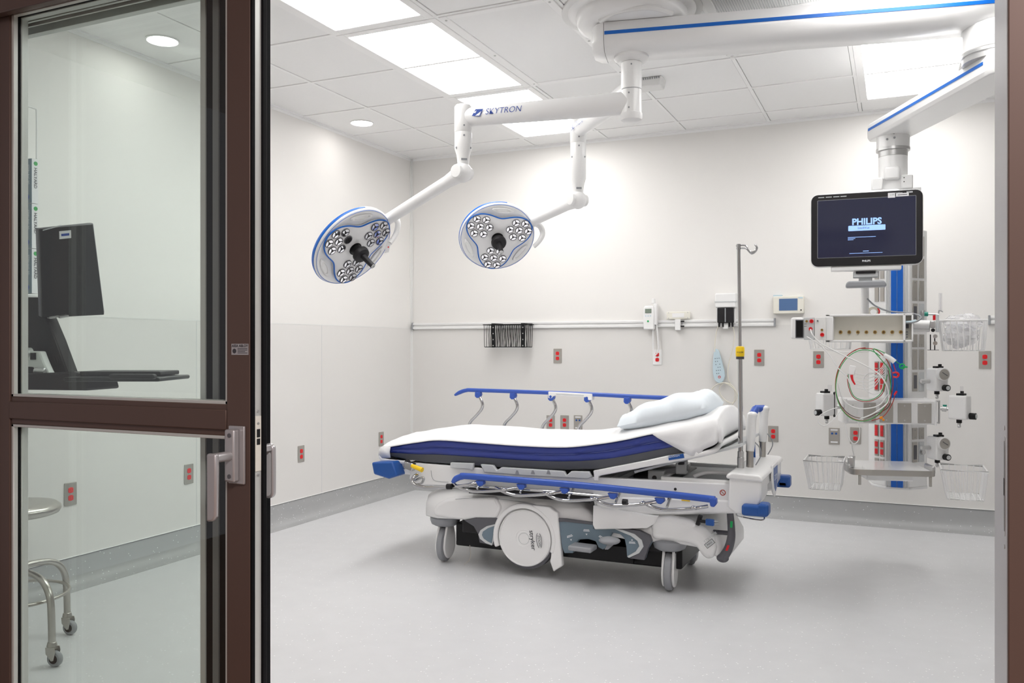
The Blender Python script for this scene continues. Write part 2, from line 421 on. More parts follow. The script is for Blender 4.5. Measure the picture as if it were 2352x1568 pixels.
# ceiling box by the spindle (ceiling mounted sensor)
c = at(1492, 196, Z=HC-.03)
t = thing('ceiling_sensor', 'small white vented box on the ceiling just right of the hanging spindle', 'sensor', (c.x, c.y, HC))
p = [(-.09, 0), (.09, 0), (.075, -.055), (-.075, -.055)]
MB().prism(p, (c.x, c.y-.06, HC+.003), (1, 0, 0), (0, 0, 1), (0, 1, 0), .12).build('housing', 'white_matte', t, bevel=.006)
b = MB()
for k in range(12): b.box(c.x-.078+k*.0135, c.x-.072+k*.0135, c.y-.064, c.y-.0595, HC-.012, HC-.001)
b.split('vent_slot', 'midgrey', t)
c = at(1683, 125, Z=HC)
t = MB().lathe((c.x, c.y, HC), (0, 0, -1), [(.035, 0), (.033, .006), (.012, .010), (.010, .02), (.016, .022), (.0, .024)], n=20).build('sprinkler', 'white', off=V((0, 0, 0)))
tag(t, 'small white round sprinkler head on the ceiling under the blue striped boom arm', 'sprinkler')

# ------------------------------------------------------------------ sliding glass door, frame, side panel
DY0, DY1, DXR, DXL = 1.38, 1.424, -1.213, -2.02
d1 = sempty('door_1', (-1.6, 1.40, 0))
TOPZ = 2.03
MB().box(-1.276, DXR-.001, DY0, DY1, .01, 2.10).build('stile', 'bronze', d1, bevel=.002)
MB().box(DXL, -1.953, DY0, DY1, .01, 2.10).build('stile', 'bronze', d1, bevel=.002)
MB().box(-1.953, -1.276, DY0, DY1, TOPZ, 2.10).build('top_rail', 'bronze', d1, bevel=.002)
MB().box(-1.953, -1.276, DY0-.002, DY1, 1.050, 1.092).box(-1.953, -1.276, DY0+.004, DY1, 1.037, 1.103).build('middle_rail', 'bronze', d1, bevel=.002)
MB().box(-1.953, -1.276, DY0, DY1, .01, .12).build('bottom_rail', 'bronze', d1, bevel=.002)
for z0, z1 in ((1.103, TOPZ), (.12, 1.037)):
    b = MB(); x0, x1 = -1.953, -1.276
    for ya, yb in ((1.3845, 1.3965), (1.4055, 1.4235)):
        b.box(x0, x0+.008, ya, yb, z0, z1).box(x1-.008, x1, ya, yb, z0, z1).box(x0, x1, ya, yb, z0, z0+.007).box(x0, x1, ya, yb, z1-.007, z1)
    b.build('glazing_stop', 'anod', d1, bevel=.001, seg=1)  # pale colour stands in for room light falling on the reveal
    b = MB(); ya, yb = 1.3965, 1.4055
    b.box(x0, x0+.006, ya, yb, z0, z1).box(x1-.006, x1, ya, yb, z0, z1).box(x0, x1, ya, yb, z0, z0+.005).box(x0, x1, ya, yb, z1-.005, z1)
    b.build('gasket', 'rubber', d1)
    MB().box(x0+.004, x1-.004, 1.399, 1.403, z0+.003, z1-.003).build('glass_pane', 'glass', d1)
# latch edge
MB().box(DXR-.001, DXR+.004, DY0, DY0+.011, .01, 2.10).build('edge_gasket', 'rubber', d1, bevel=.002)
MB().box(DXR-.001, DXR+.006, DY1-.013, DY1, .01, 2.10).build('edge_gasket', 'rubber', d1, bevel=.002)
MB().box(DXR-.001, DXR+.0015, DY0+.011, DY1-.013, .01, 2.10).build('edge_strip', 'anod', d1)
zt, zb = at(590, 955, X=DXR).z, at(590, 1082, X=DXR).z
MB().box(DXR+.0015, DXR+.003, DY0+.012, DY1-.014, zb, zt).build('latch_plate', 'ivory', d1, bevel=.0007)
b = MB()
for ya, yb in ((985, 1004), (1007, 1021)): b.box(DXR+.003, DXR+.0034, DY0+.016, DY1-.018, at(590, yb, X=DXR).z, at(590, ya, X=DXR).z)
b.split('latch_slot', 'black', d1)
for y in (944, 1090, 972):
    z = at(590, y, X=DXR).z; MB().cyl((DXR+.001, 1.4, z), (DXR+.004, 1.4, z), .003, n=10).split('screw', 'satin', d1)
# lever handle outside
b = MB().box(-1.2665, -1.2245, 1.374, 1.38, .940, 1.060); b.build('handle_backplate', 'silver_paint', d1, bevel=.002)
b = MB().box(-1.262, -1.236, 1.357, 1.374, .946, 1.054); hp = b.build('handle_rose', 'silver_paint', d1, bevel=.004)
hx, hz = -1.249, 1.0
b = MB().cyl((hx, 1.357, hz), (hx, 1.315, hz), .010, n=24)
lv = b.build('lever', 'silver_paint', d1)
poly = [(-.012, .010), (.012, .010), (.013, -.02), (.012, -.115), (.004, -.125), (-.012, -.127)]
MB().prism([(x*1.0, z) for x, z in poly], (hx, 1.318, hz), (1, 0, 0), (0, 0, 1), (0, -1, 0), .012).build('grip', 'silver_paint', lv, bevel=.004)
for z in (1.042, .958): MB().cyl((-1.2475, 1.357, z), (-1.2475, 1.3555, z), .0045, n=14).split('screw', 'darkgrey', hp)
# pull inside
b = MB(); b.prism(rrect(.026, .118, .0125), (-1.2315, 1.468, .957), (1, 0, 0), (0, 0, 1), (0, -1, 0), .012)
ip = b.build('inner_pull', 'silver_paint', d1, bevel=.003)
MB().box(-1.243, -1.222, 1.424, 1.462, 1.0, 1.014).build('pull_post', 'silver_paint', ip, bevel=.002)
MB().prism(rrect(.015, .095, .0072), (-1.2315, 1.4555, .951), (1, 0, 0), (0, 0, 1), (0, -1, 0), .001).build('pull_groove', 'lightgrey', ip)
# maker's label on the stile
o = at(551, 802, Y=DY0-.0006)
MB().box(o.x-.0225, o.x+.0225, DY0-.0007, DY0, o.z-.0115, o.z+.0115).build('maker_label', 'silver_paint', d1)
lb = d1.children[-1]
text('ASSA ABLOY', .0075, (o.x, DY0-.0008, o.z+.0070), (1, 0, 0), (0, 0, 1), 'print', d1, bold=.02)
b = MB().cyl((o.x-.0145, DY0-.0007, o.z-.0035), (o.x-.0145, DY0-.001, o.z-.0035), .005, n=16)
for k, wd in enumerate((.026, .026, .020, .026)): b.box(o.x-.006, o.x-.006+wd, DY0-.001, DY0-.0007, o.z+.001-k*.003, o.z+.0022-k*.003)
b.build('label_print', 'print', d1)
# fixed side panel behind
w1 = sempty('window_1', (-1.7, 1.48, 0))
WYa, WYb = 1.468, 1.500
bands = [(-1.434, -1.420, 'anod', 'stile'), (-1.420, -1.398, 'rubber', 'gasket'), (-1.398, -1.381, 'anod_mid', 'stile'), (-1.381, -1.262, 'rubber', 'gasket')]
for x0, x1, m, n in bands: MB().box(x0, x1, WYa+(.004 if m == 'rubber' else 0), WYb, .01, 2.09).build(n, m, w1)
MB().box(-2.12, -2.060, WYa, WYb, .01, 2.09).build('stile', 'anod', w1)
MB().box(-2.06, -1.434, WYa, WYb, .01, .12).build('bottom_rail', 'anod', w1)
MB().box(-2.06, -1.434, 1.482, 1.486, .12, 2.09).build('glass_pane', 'glass', w1)
# head of the frame with its running slots
MB_head = MB().box(-2.10, .30, 1.355, 1.376, 2.02, 2.17).box(-2.10, .30, 1.376, 1.52, 2.10, 2.17)
struct(MB_head.build('trim_9', 'bronze', bevel=.002))
b = MB()
for y0, y1 in ((1.426, 1.434), (1.440, 1.448), (1.462, 1.468), (1.500, 1.52)): b.box(-2.09, .16, y0, y1, 2.03, 2.10)
struct(b.build('trim_10', 'anod', bevel=.001, seg=1))
struct(MB().box(-2.09, .16, 1.434, 1.44, 2.04, 2.10).box(-2.09, .16, 1.448, 1.462, 2.04, 2.10).build('trim_11', 'rubber'))
# jambs
JX = .1335
struct(MB().box(JX, .30, 1.31, 1.466, 0, 2.17).build('trim_12', 'jamb_grey', bevel=.002))
struct(MB().box(JX+.0005, .30, 1.303, 1.31, 0, 2.17).build('trim_13', 'bronze', bevel=.002))
struct(MB().box(-2.10, -2.025, 1.36, 1.376, 0, 2.17).box(-2.12, -2.09, 1.36, 1.52, 0, 2.17).build('trim_14', 'bronze'))
# strike plate in the right jamb
zt, zb = at(2305, 998, X=JX).z, at(2305, 1226, X=JX).z
yc = 1.332
t = thing('strike_plate', 'long narrow steel strike plate let into the right door jamb', 'strike plate', (JX, yc, (zt+zb)/2))
MB().prism(rrect(.014, zt-zb, .0068), (JX-.0006, yc, (zt+zb)/2), (0, 1, 0), (0, 0, 1), (1, 0, 0), .002).build('plate', 'satin', t)
MB().prism(rrect(.009, (zt-zb)*.9, .0042), (JX-.0010, yc, (zt+zb)/2), (0, 1, 0), (0, 0, 1), (1, 0, 0), .0005).build('recess', 'midgrey', t)
MB().box(JX-.0014, JX-.0009, yc-.004, yc+.004, at(2305, 1133, X=JX).z, at(2305, 1094, X=JX).z).build('latch_hole', 'black', t)
b = MB()
for y in (980, 1249):
    z = at(2305, y, X=JX).z; b.cyl((JX-.001, yc, z), (JX+.001, yc, z), .0035, n=12)
b.split('screw', 'satin', t)

# ------------------------------------------------------------------ surgical lights, ceiling mount, long boom
AX, AY = -1.165, 3.98                     # axis of the common spindle
def zat(px, py, x=AX, y=AY):
    d = ray(px, py); t = (x*d.x+y*d.y)/(d.x*d.x+d.y*d.y); return CH+d.z*t
bm_ = thing('ceiling_boom', 'huge white ceiling boom arm with blue stripe, round ceiling canopy and hanging spindle', 'ceiling boom', (AX, AY, HC))
MB().lathe((AX, AY, HC), (0, 0, -1), [(.31, 0), (.305, .014), (.285, .022), (.265, .024), (.268, .04), (.255, .074), (.225, .088), (.0, .09)], n=56).build('canopy', 'white', bm_, smooth_angle=50)
MB().lathe((AX, AY, HC), (0, 0, -1), [(.335, .0), (.335, .010), (.315, .014), (.305, .010)], n=56).build('canopy_rim', 'white_matte', bm_)
# cable hose laid over the arm root
MB().tube([(AX-.10, AY-.17, 2.745), (AX-.02, AY-.21, 2.757), (AX+.08, AY-.22, 2.757), (AX+.16, AY-.19, 2.757), (AX+.22, AY-.10, 2.755)], .014, n=10).build('cable_guard', 'white_matte', bm_)
J = V((.405, 4.30, 0))                    # outer joint
d1v = (J-V((AX, AY, 0))).normalized(); n1 = V((d1v.y, -d1v.x, 0))     # n1 points to the camera side
def beam(p, q, prof, ext0, ext1, nd):
    """sweep a closed (offset,z) section from p to q"""
    d = (q-p).normalized(); r = []
    for e, sc in ((-ext0-.0, .80), (-ext0+.03, 1.0), ((q-p).length+ext1-.03, 1.0), ((q-p).length+ext1, .80)):
        r.append([p+d*e+nd*(o*sc)+V((0, 0, z)) for o, z in prof])
    return r
zt_, zb_ = 2.745, 2.615
pf = [(.125, zt_), (.130, zt_-.055), (.128, zt_-.085), (.112, zt_-.108), (.08, zb_+.002), (.0, zb_), (-.08, zb_+.002), (-.112, zt_-.108), (-.13, zt_-.055), (-.125, zt_)]
P0 = V((AX, AY, 0))
rg_ = beam(P0, J, pf, .0, .18, n1); rg_[0] = [P0-d1v*.118+n1*o_+V((0, 0, z)) for o_, z in pf]; rg_[1] = [P0-d1v*.05+n1*o_+V((0, 0, z)) for o_, z in pf]
MB().loft(rg_).build('boom_arm', 'white', bm_, smooth_angle=50)
MB().loft([[P0-d1v*e+n1*(o_*k)+V((0, 0, 2.68+(z-2.68)*k2)) for o_, z in pf] for e, k, k2 in ((.120, 1.0, 1.0), (.15, .94, .96), (.18, .72, .8))]).build('arm_end_cap', 'white', bm_, smooth_angle=50)
L = (J-P0).length
MB().obox(P0+d1v*(L/2+.03)+n1*.1295+V((0, 0, zt_-.052)), d1v, n1, CU, L+.29, .006, .016).build('stripe', 'stripe_blue', bm_)
# maker mark on the far end of the arm
mk = P0+d1v*(L-.02)+n1*.131+V((0, 0, zt_-.018))
text('SKYTRON', .030, mk, d1v, CU, 'print_blue', bm_, bold=.01)
# spindle with the lamp hubs
zz = lambda y: CH+(YH-y)/F*4.13
sp = MB().lathe((AX, AY, 0), (0, 0, 1), [(.082, zb_+.012), (.083, zb_-.01), (.070, zb_-.024), (.052, zb_-.030)], n=36); sp.build('spindle_flange', 'white', bm_)
MB().cyl((AX, AY, zb_-.03), (AX, AY, 2.455), .0500, n=36).build('spindle', 'white', bm_, bevel=.003)
MB().lathe((AX, AY, 0), (0, 0, 1), [(0, 2.300), (.035, 2.301), (.050, 2.310), (.053, 2.322), (.053, 2.340), (.050, 2.342), (.050, 2.452)], n=36).build('spindle', 'white', bm_)
MB().cyl((AX, AY, 2.4525), (AX, AY, 2.4555), .0485, n=36).build('spindle_groove', 'midgrey', bm_)
b = MB()
for dz_, dx_ in ((2.565, .0), (2.43, -.03), (2.36, -.03)):
    a = math.atan2(-AY, -AX)+dx_*8; b.cyl((AX+.049*math.cos(a), AY+.049*math.sin(a), dz_), (AX+.0515*math.cos(a), AY+.0515*math.sin(a), dz_), .004, n=10)
b.split('screw', 'midgrey', bm_)

def lamp(lab, elbow_px, te, zarm, rr, head_px, th, nrm, xdir_px, arm_top, ball_px, logo, flip=1):
    ex, ey = elbow_px; E = at(ex, ey, t=te); E2 = V((E.x, E.y, 0))
    t = thing('surgical_light', lab, 'surgical light', (E.x, E.y, zarm))
    P = V((AX, AY, zarm)); Q = V((E.x, E.y, zarm)); d = (Q-P).normalized()
    # horizontal arm, slightly tapered, from the spindle to the drop tube
    nd = V((-d.y, d.x, 0)); rings = []
    Lr = (Q-P).length
    for e, r in ((.0, .058), (.05, .056), (Lr*.5, .052), (Lr-.02, .047)):
        rings.append([P+d*e+nd*(r*.85*math.cos(2*PI*k/28))+CU*(r*math.sin(2*PI*k/28)) for k in range(28)])
    MB().loft(rings).build('horizontal_arm', 'white', t, smooth_angle=60)
    # drop tube
    B = at(*ball_px, t=te*1.0); zb = B.z
    b = MB().lathe((E.x, E.y, 0), (0, 0, 1), [(0, zarm+.062), (.038, zarm+.062), (.045, zarm+.052), (.046, zarm-.075), (.044, zarm-.078)], n=32)
    b.build('arm_end', 'white', t, smooth_angle=40)
    b = MB().lathe((E.x, E.y, 0), (0, 0, 1), [(.0435, zarm-.078), (.0445, zarm-.084), (.0445, zb+.12), (.034, zb+.085), (.031, zb+.06), (.028, zb+.03)], n=32)
    b.build('drop_tube', 'white', t, smooth_angle=40)
    b = MB()
    for zq, an in ((zarm-.05, 0.1), (zarm-.10, 0.1), (zarm-.16, -.9), (zarm-.16, 1.0)):
        a = math.atan2(-E.y, -E.x)+an; b.cyl((E.x+.0435*math.cos(a), E.y+.0435*math.sin(a), zq), (E.x+.047*math.cos(a), E.y+.047*math.sin(a), zq), .0048, n=10)
    b.split('screw', 'midgrey', t)
    a = math.atan2(-E.y, -E.x)+.15
    MB().obox((E.x+.031*math.cos(a), E.y+.031*math.sin(a), zb+.062), (-math.sin(a), math.cos(a), 0), (math.cos(a), math.sin(a), 0), CU, .03, .004, .010).build('data_plate', 'midgrey', t)
    # head frame
    Hc = at(*head_px, t=th)
    nx, ny, nz = nrm
    N = (CR*nx+CU*ny-CF*nz).normalized()
    cx_, sy_ = xdir_px; wv = -(nx*cx_+ny*sy_)/nz
    Xd = (CR*cx_+CU*sy_-CF*wv).normalized(); Yd = N.cross(Xd)
    R = rr
    fr = lambda x, y, z=0: Hc+Xd*x+Yd*y+N*z
    yk = fr(R*.98, 0, -.02)
    # elbow and spring arm
    bc = V((B.x, B.y, zb)); dv = (yk-bc).normalized()
    k1 = MB().ell(bc, (.050, .050, .052), 28, 16)
    k1.build('elbow', 'white', t, smooth_angle=80)
    MB().cyl(bc-CR*.0+dv*.0, bc+dv*.10, .045, .033, n=28).build('elbow', 'white', t, smooth_angle=60)
    sd = dv.cross(CU).normalized(); MB().cyl(bc-sd*.0545, bc+sd*.0545, .034, n=28).build('elbow_cap', 'white', t, bevel=.003)
    MB().cyl(bc+dv*.09, yk+dv*.005, .0325, .030, n=28).build('spring_arm', 'white', t, smooth_angle=60)
    MB().ell(yk+dv*.01, (.037, .037, .037), 24, 14).build('head_joint', 'white', t, smooth_angle=80)
    MB().cyl(yk+dv*.0, fr(R*.80, 0, -.03), .026, .022, n=20).build('yoke', 'white', t, smooth_angle=60)
    # bail handle at the side of the head, swinging below the joint
    # positions follow the joint: down and back to the rim
    dn = (-CU-N*(-CU).dot(N)).normalized()
    p0 = yk+dv*.01; side = (CR*1.0-N*CR.dot(N)).normalized()
    if flip == 1: pts = [p0, p0+side*.055-CU*.010, p0+side*.088-CU*.050, p0+side*.075-CU*.105, p0+side*.035-CU*.14-CF*.01]
    else: pts = [p0, p0+side*.055-CU*.025, p0+side*.075-CU*.075, p0+side*.055-CU*.12, p0+side*.02-CU*.15+CF*.02]
    MB().tube(pts, .017, n=14, rs=(.020, .013)).build('bail_handle', 'white', t, smooth_angle=70)
    if flip == 1:
        q0 = pts[-1]; MB().prism([(-.014, .02), (.014, .03), (-.006, -.05), (-.03, -.055)], q0-CF*.004, CR, CU, CF, .001).build('tag_strip', 'paper', t)
        MB().cyl(q0+CR*-.008-CU*.022-CF*.0052, q0+CR*-.008-CU*.022-CF*.0045, .004, n=12).build('tag_mark', 'red', t)
    # housing: shallow saucer
    lobe = lambda a, s=1.0: R*s*(.762+.183*math.cos(3*a))
    pf2 = [(0, -.085), (R*.3, -.082), (R*.62, -.066), (R*.88, -.042), (R*.985, -.020), (R, -.004), (R*.985, .008), (R*.93, .012)]
    MB().lathe(Hc, N, [(r, z) for r, z in pf2]+[(R*.86, .006), (R*.5, .0), (0, 0)], n=72).build('housing', 'white', t, smooth_angle=70)
    # blue rim band covering the half away from the yoke
    b = MB(); rings = []
    n_ = 60
    for i in range(n_+1):
        a = math.radians(55+250*i/n_); wd = .009+.010*math.sin(PI*i/n_)
        c_ = lambda r, z: fr(r*math.cos(a), r*math.sin(a), z)
        rings.append([c_(R+.001, -.003), c_(R+.0030, -.003-wd*.3), c_(R*.987+.0025, -.006-wd), c_(R*.97, -.008-wd), c_(R*.97, -.006)])
    b.loft(rings).build('rim_band', 'stripe_blue', t, smooth_angle=60)
    b = MB(); b.tube([fr(R*.965*math.cos(a), R*.965*math.sin(a), .0105) for a in [2*PI*k/72 for k in range(72)]], .0013, n=6, closed=True, sm=1); b.build('rim_line', 'stripe_blue', t)
    # recessed grips between the lobes
    for k in range(3):
        a = math.radians(60+120*k); e1 = Xd*math.cos(a)+Yd*math.sin(a); e2 = N.cross(e1)
        rg = []
        for s_, zz_ in ((1.0, .009), (.93, .0155), (.80, .0165), (.66, .013)):
            rg.append([Hc+e1*(R*.80+R*.075*s_*math.cos(q))+e2*(R*.30*s_*math.sin(q))+N*zz_ for q in [2*PI*i/32 for i in range(32)]])
        rg2 = [[p-N*.008 for p in rg[-1]]]
        MB().loft(rg+rg2).build('grip', 'white', t, smooth_angle=50)
    # trefoil lens panel, its blue piping
    A = [2*PI*i/120 for i in range(120)]
    rg = [[fr(lobe(a, s_)*math.cos(a), lobe(a, s_)*math.sin(a), z) for a in A] for s_, z in ((1.0, .004), (1.0, .016), (.97, .020), (.6, .0215), (.2, .022))]
    MB().loft(rg).build('lens_panel', 'lampface', t, smooth_angle=50)
    MB().tube([fr(lobe(a)*math.cos(a), lobe(a)*math.sin(a), .017) for a in A], .0042, n=8, closed=True, sm=1).build('piping', 'stripe_blue', t, smooth_angle=80)
    # 21 reflectors
    rl = .0245*R/.235; first = None
    for k in range(3):
        a = math.radians(120*k); c0 = V((R*.60*math.cos(a), R*.60*math.sin(a), 0))
        cl = [V((0, 0, 0))]+[V((math.cos(a+PI/6+PI/3*i), math.sin(a+PI/6+PI/3*i), 0))*R*.245 for i in range(6)]
        for c_ in cl:
            p = c0+c_; o = fr(p.x, p.y, .0215)
            if first is None:
                b = MB(); b.lathe((0, 0, 0), (0, 0, 1), [(rl, .001), (rl, .0045), (rl*.86, .0055), (rl*.80, .002)], n=24, caps=False); b0 = b
                ring = b0.build('reflector', 'darkgrey', t, off=V((0, 0, 0)), smooth_angle=50); first = ring
                b = MB(); b.lathe((0, 0, 0), (0, 0, 1), [(0, .0012), (rl*.3, .0016), (rl*.6, .0028), (rl*.86, .0046)], n=24)
                cup = b.build('mirror', 'reflector', ring, off=V((0, 0, 0)), smooth_angle=80)
                b = MB()
                for q in range(3):
                    aa = PI/2+2*PI/3*q; dd = V((math.cos(aa), math.sin(aa), 0)); b.obox(dd*rl*.45+V((0, 0, .0052)), dd, V((-dd.y, dd.x, 0)), CU, rl*.85, rl*.17, .0016)
                b.cyl((0, 0, .003), (0, 0, .0065), rl*.26, n=12)
                spk = b.build('spoke', 'soft_black', ring, off=V((0, 0, 0)))
                ro = ring
            else:
                ro = copy_tree(first, t)
            mx = Matrix((Xd, Yd, N)).transposed().to_4x4(); mx.translation = o-OFF[t.name]; ro.matrix_local = mx
    # centre handle
    b = MB().lathe(fr(0, 0, .02), N, [(.038, 0), (.038, .004), (.030, .006), (.029, .040)], n=32); h0 = b.build('centre_handle', 'black', t, smooth_angle=35)
    MB().lathe(fr(0, 0, .058), N, [(.028, -.006), (.034, 0), (.046, .006), (.047, .018), (.042, .032), (.024, .038)], n=32).build('handle_collar', 'soft_black', h0, smooth_angle=40)
    MB().lathe(fr(0, 0, .09), N, [(.017, 0), (.0145, .085), (.0145, .095), (.007, .095), (.007, .090)], n=20).build('handle_stem', 'soft_black', h0, smooth_angle=40)
    MB().lathe(fr(0, 0, .185), N, [(.0125, 0), (.0125, .002), (.008, .002), (.008, 0)], n=20).build('stem_tip', 'satin', h0)
    MB().lathe(fr(0, 0, .020), N, [(.030, .0), (.030, .0035), (.027, .0035)], n=32).build('handle_ring', 'satin', h0)
    return t, P, Q, d, nd
t1, P, Q, d, nd = lamp('surgical light nearest the door, tilted steeply, on the arm with the blue logo', (1064, 262), 4.374, 2.394, .245, (811, 566), 4.62,
    (.66, -.62, .44), (math.cos(math.radians(38)), math.sin(math.radians(38))), 0, (1062, 396), True)
# logo on the camera side of arm 1
md = P+(Q-P)*.77+V((0, 0, -.006)); cz = V((md.x, md.y, 0)).normalized()
side = nd if nd.dot(V((-md.x, -md.y, 0))) > 0 else -nd
o = md+side*.0445+CU*.012
text('SKYTRON', .042, o+(-d)*.03, -d, CU, 'print_blue', t1, italic=.25, sx=1.0, bold=-.008)
b = MB(); oo = o+d*.105
b.prism([(-.030, -.014), (.012, -.020), (.030, .016), (-.010, .018)], oo, -d, CU, side, .0004); b.build('logo_mark', 'print_blue', t1)
b = MB(); b.prism([(-.022, .002), (-.004, .012), (-.012, -.002)], oo+side*.0006, -d, CU, side, .0003).prism([(-.012, -.014), (.010, -.016), (.020, .006)], oo+side*.0006, -d, CU, side, .0003); b.build('logo_mark', 'white', t1)
t2, P, Q, d, nd = lamp('surgical light farther into the room, facing the camera, above the middle of the bed', (1328, 292), 4.86, 2.455, .235, (1142, 543), 5.28,
    (.145, -.61, .78), (math.cos(math.radians(20)), math.sin(math.radians(20))), 0, (1327, 459), True, flip=2)
md = P+(Q-P)*.86; side = nd if nd.dot(V((-md.x, -md.y, 0))) > 0 else -nd
text('SKYTRON', .042, md+side*.047, d if d.dot(CR) > 0 else -d, CU, 'print_blue', t2, italic=.25, bold=-.008)

# ------------------------------------------------------------------ service boom: lower arm, drop tube and column
sb = thing('service_boom', 'lower blue striped boom arm with white drop tube and blue fronted service column', 'service boom', (0.0, 5.21, .45))
MB().lathe((J.x, J.y, 0), (0, 0, 1), [(.130, 2.63), (.145, 2.62), (.146, 2.515), (.143, 2.512)], n=56).build('joint_drum', 'white', sb)
MB().lathe((J.x, J.y, 0), (0, 0, 1), [(.143, 2.512), (.146, 2.510), (.146, 2.498), (.140, 2.496), (.140, 2.493), (.142, 2.491), (.142, 2.470)], n=56).build('joint_ring', 'satin', sb)
# data sticker on the drum
a0 = math.atan2(-J.y, -J.x)
for k, (da, z, wd) in enumerate(((.16, 2.585, .07), (.10, 2.550, .07))):
    a = a0+da
    nrm_ = V((math.cos(a), math.sin(a), 0)); o = V((J.x, J.y, z))+nrm_*.1462
    for q in range(3 - k): MB().obox(o-CU*q*.009, V((-nrm_.y, nrm_.x, 0)), nrm_, CU, wd*(1-.15*q), .0006, .003).build('print_line', 'lightgrey', sb)
K = V((-.02, 5.20, 0))
J2 = V((J.x, J.y, 0)); d2v = (K-J2).normalized(); n2 = V((d2v.y, -d2v.x, 0)); n2 = n2 if n2.x < 0 else -n2      # left / camera facing flank
z1, z0 = 2.475, 2.385
prof2 = [(.105, z1), (.110, z1-.03), (.108, z0+.018), (.096, z0), (-.096, z0), (-.108, z0+.018), (-.110, z1-.03), (-.105, z1)]
L2 = (K-J2).length
rings = []
for e, s_ in ((-.20, .62), (-.10, 1.0), (-.06, 1.0), (L2+.06, 1.0), (L2+.10, .92), (L2+.115, .80)):
    rings.append([J2+d2v*e+n2*(o_*s_)+V((0, 0, z)) for o_, z in prof2])
MB().loft(rings).build('boom_arm', 'white', sb, smooth_angle=30, bevel=.004)
MB().obox(J2+d2v*(L2/2-.005)+n2*.109+V((0, 0, z1-.034)), d2v, n2, CU, L2+.14, .006, .014).build('stripe', 'stripe_blue', sb)
kx, ky = K.x, K.y
zl = lambda py: CH+(YH-py)/F*4.74
MB().lathe((kx, ky, 0), (0, 0, 1), [(.090, zl(298)), (.092, zl(306)), (.086, zl(308)), (.085, zl(342))], n=40).build('drop_collar', 'white', sb)
MB().lathe((kx, ky, 0), (0, 0, 1), [(.088, zl(341)), (.088, zl(347)), (.076, zl(348)), (.075, zl(360))], n=40).build('drop_ring', 'satin', sb)
MB().cyl((kx, ky, zl(360)), (kx, ky, zl(440)), .075, n=40).build('drop_tube', 'white', sb, bevel=.003)
b = MB()
for ang, py in ((.05, 316), (.08, 326), (-.35, 328)):
    a = math.atan2(-ky, -kx)+ang; z = zl(py-3); b.cyl((kx+.08*math.cos(a), ky+.08*math.sin(a), z), (kx+.0885*math.cos(a), ky+.0885*math.sin(a), z), .006, n=12)
b.split('screw', 'midgrey', sb)
MB().box(kx-.045, kx+.035, ky-.095, ky-.06, zl(418), zl(388)).build('cover_plate', 'white', sb, bevel=.012)
MB().box(kx-.11, kx-.05, ky-.08, ky+.08, zl(440), zl(410)).box(kx+.04, kx+.10, ky-.08, ky+.08, zl(440), zl(408)).split('clamp_block', 'white', sb, bevel=.008)
b = MB()
for py in (415, 424): b.cyl((kx+.055, ky-.083, zl(py)), (kx+.055, ky-.08, zl(py)), .003, n=8)
b.split('screw', 'black', sb)
# column: six sided trunk, blue strip on the near face
cx0 = 0.0; CY0 = 5.12
zb, zt = .452, 1.86
trunk = [(-.058, 0), (.060, 0), (.150, .10), (.150, .24), (-.150, .24), (-.125, .075)]
MB().prism([(x, y) for x, y in trunk], (cx0, CY0, zb), (1, 0, 0), (0, 1, 0), (0, 0, 1), zt-zb).build('column', 'white', sb, bevel=.006)
MB().box(-.10, .12, CY0+.02, CY0+.2, zt, zl(436)).build('column_neck', 'white', sb, bevel=.006)
b = MB().box(-.030, -.001, CY0-.006, CY0, zb, zt).box(.001, .030, CY0-.006, CY0, zb, zt)
b.build('front_strip', 'column_blue', sb, bevel=.001)
b = MB()
for x in (-.052, -.040, .038, .050): b.box(x-.003, x+.003, CY0-.004, CY0, zb, zt)
b.split('extrusion_rib', 'lightgrey', sb, bevel=.001)
# flank plates
lf = (V((-.125, .075, 0))-V((-.058, 0, 0))).normalized(); ln = V((lf.y, -lf.x, 0)); ln = ln if ln.y < 0 else -ln
rf = (V((.150, .10, 0))-V((.060, 0, 0))).normalized(); rn = V((rf.y, -rf.x, 0)); rn = rn if rn.y < 0 else -rn
zc = lambda py: CH+(YH-py)/F*4.72
def flank_plate(o, dv, nv, u, z0, z1, wd, m='plate', name='cover_plate'):
    c = V((cx0, CY0, 0))+o+dv*u+nv*.003+V((0, 0, (z0+z1)/2)); return MB().obox(c, dv, nv, CU, wd, .004, z1-z0).build(name, m, sb, bevel=.0012, seg=1), c
OR_ = V((.060, 0, 0)); OL_ = V((-.058, 0, 0))
for i, (ya, yb) in enumerate(((545, 590), (596, 640), (646, 692), (768, 797), (802, 848), (980, 1006))):
    for u in (.048, .098):
        pl, c = flank_plate(OR_, rf, rn, u-.008, zc(yb), zc(ya), .038)
        for zz_ in (zc(ya)-.012, zc(yb)+.012): MB().cyl(V((c.x, c.y, zz_))+rn*.002, V((c.x, c.y, zz_))+rn*.0035, .0025, n=8).split('screw', 'midgrey', pl)
for ya, yb in ((698, 740), (854, 897), (1012, 1058)):
    pl, c = flank_plate(OR_, rf, rn, .040, zc(yb), zc(ya), .038)
    MB().obox(c+rn*.003, rf, rn, CU, .022, .002, (zc(ya)-zc(yb))*.7).split('inlet', 'darkgrey', pl, bevel=.004)
    pl, c = flank_plate(OR_, rf, rn, .090, zc(yb), zc(ya), .038, 'lightgrey', 'gas_plate')
    MB().cyl(c+rn*.002, c+rn*.018, .014, n=20).build('gas_socket', 'satin', pl, bevel=.002)
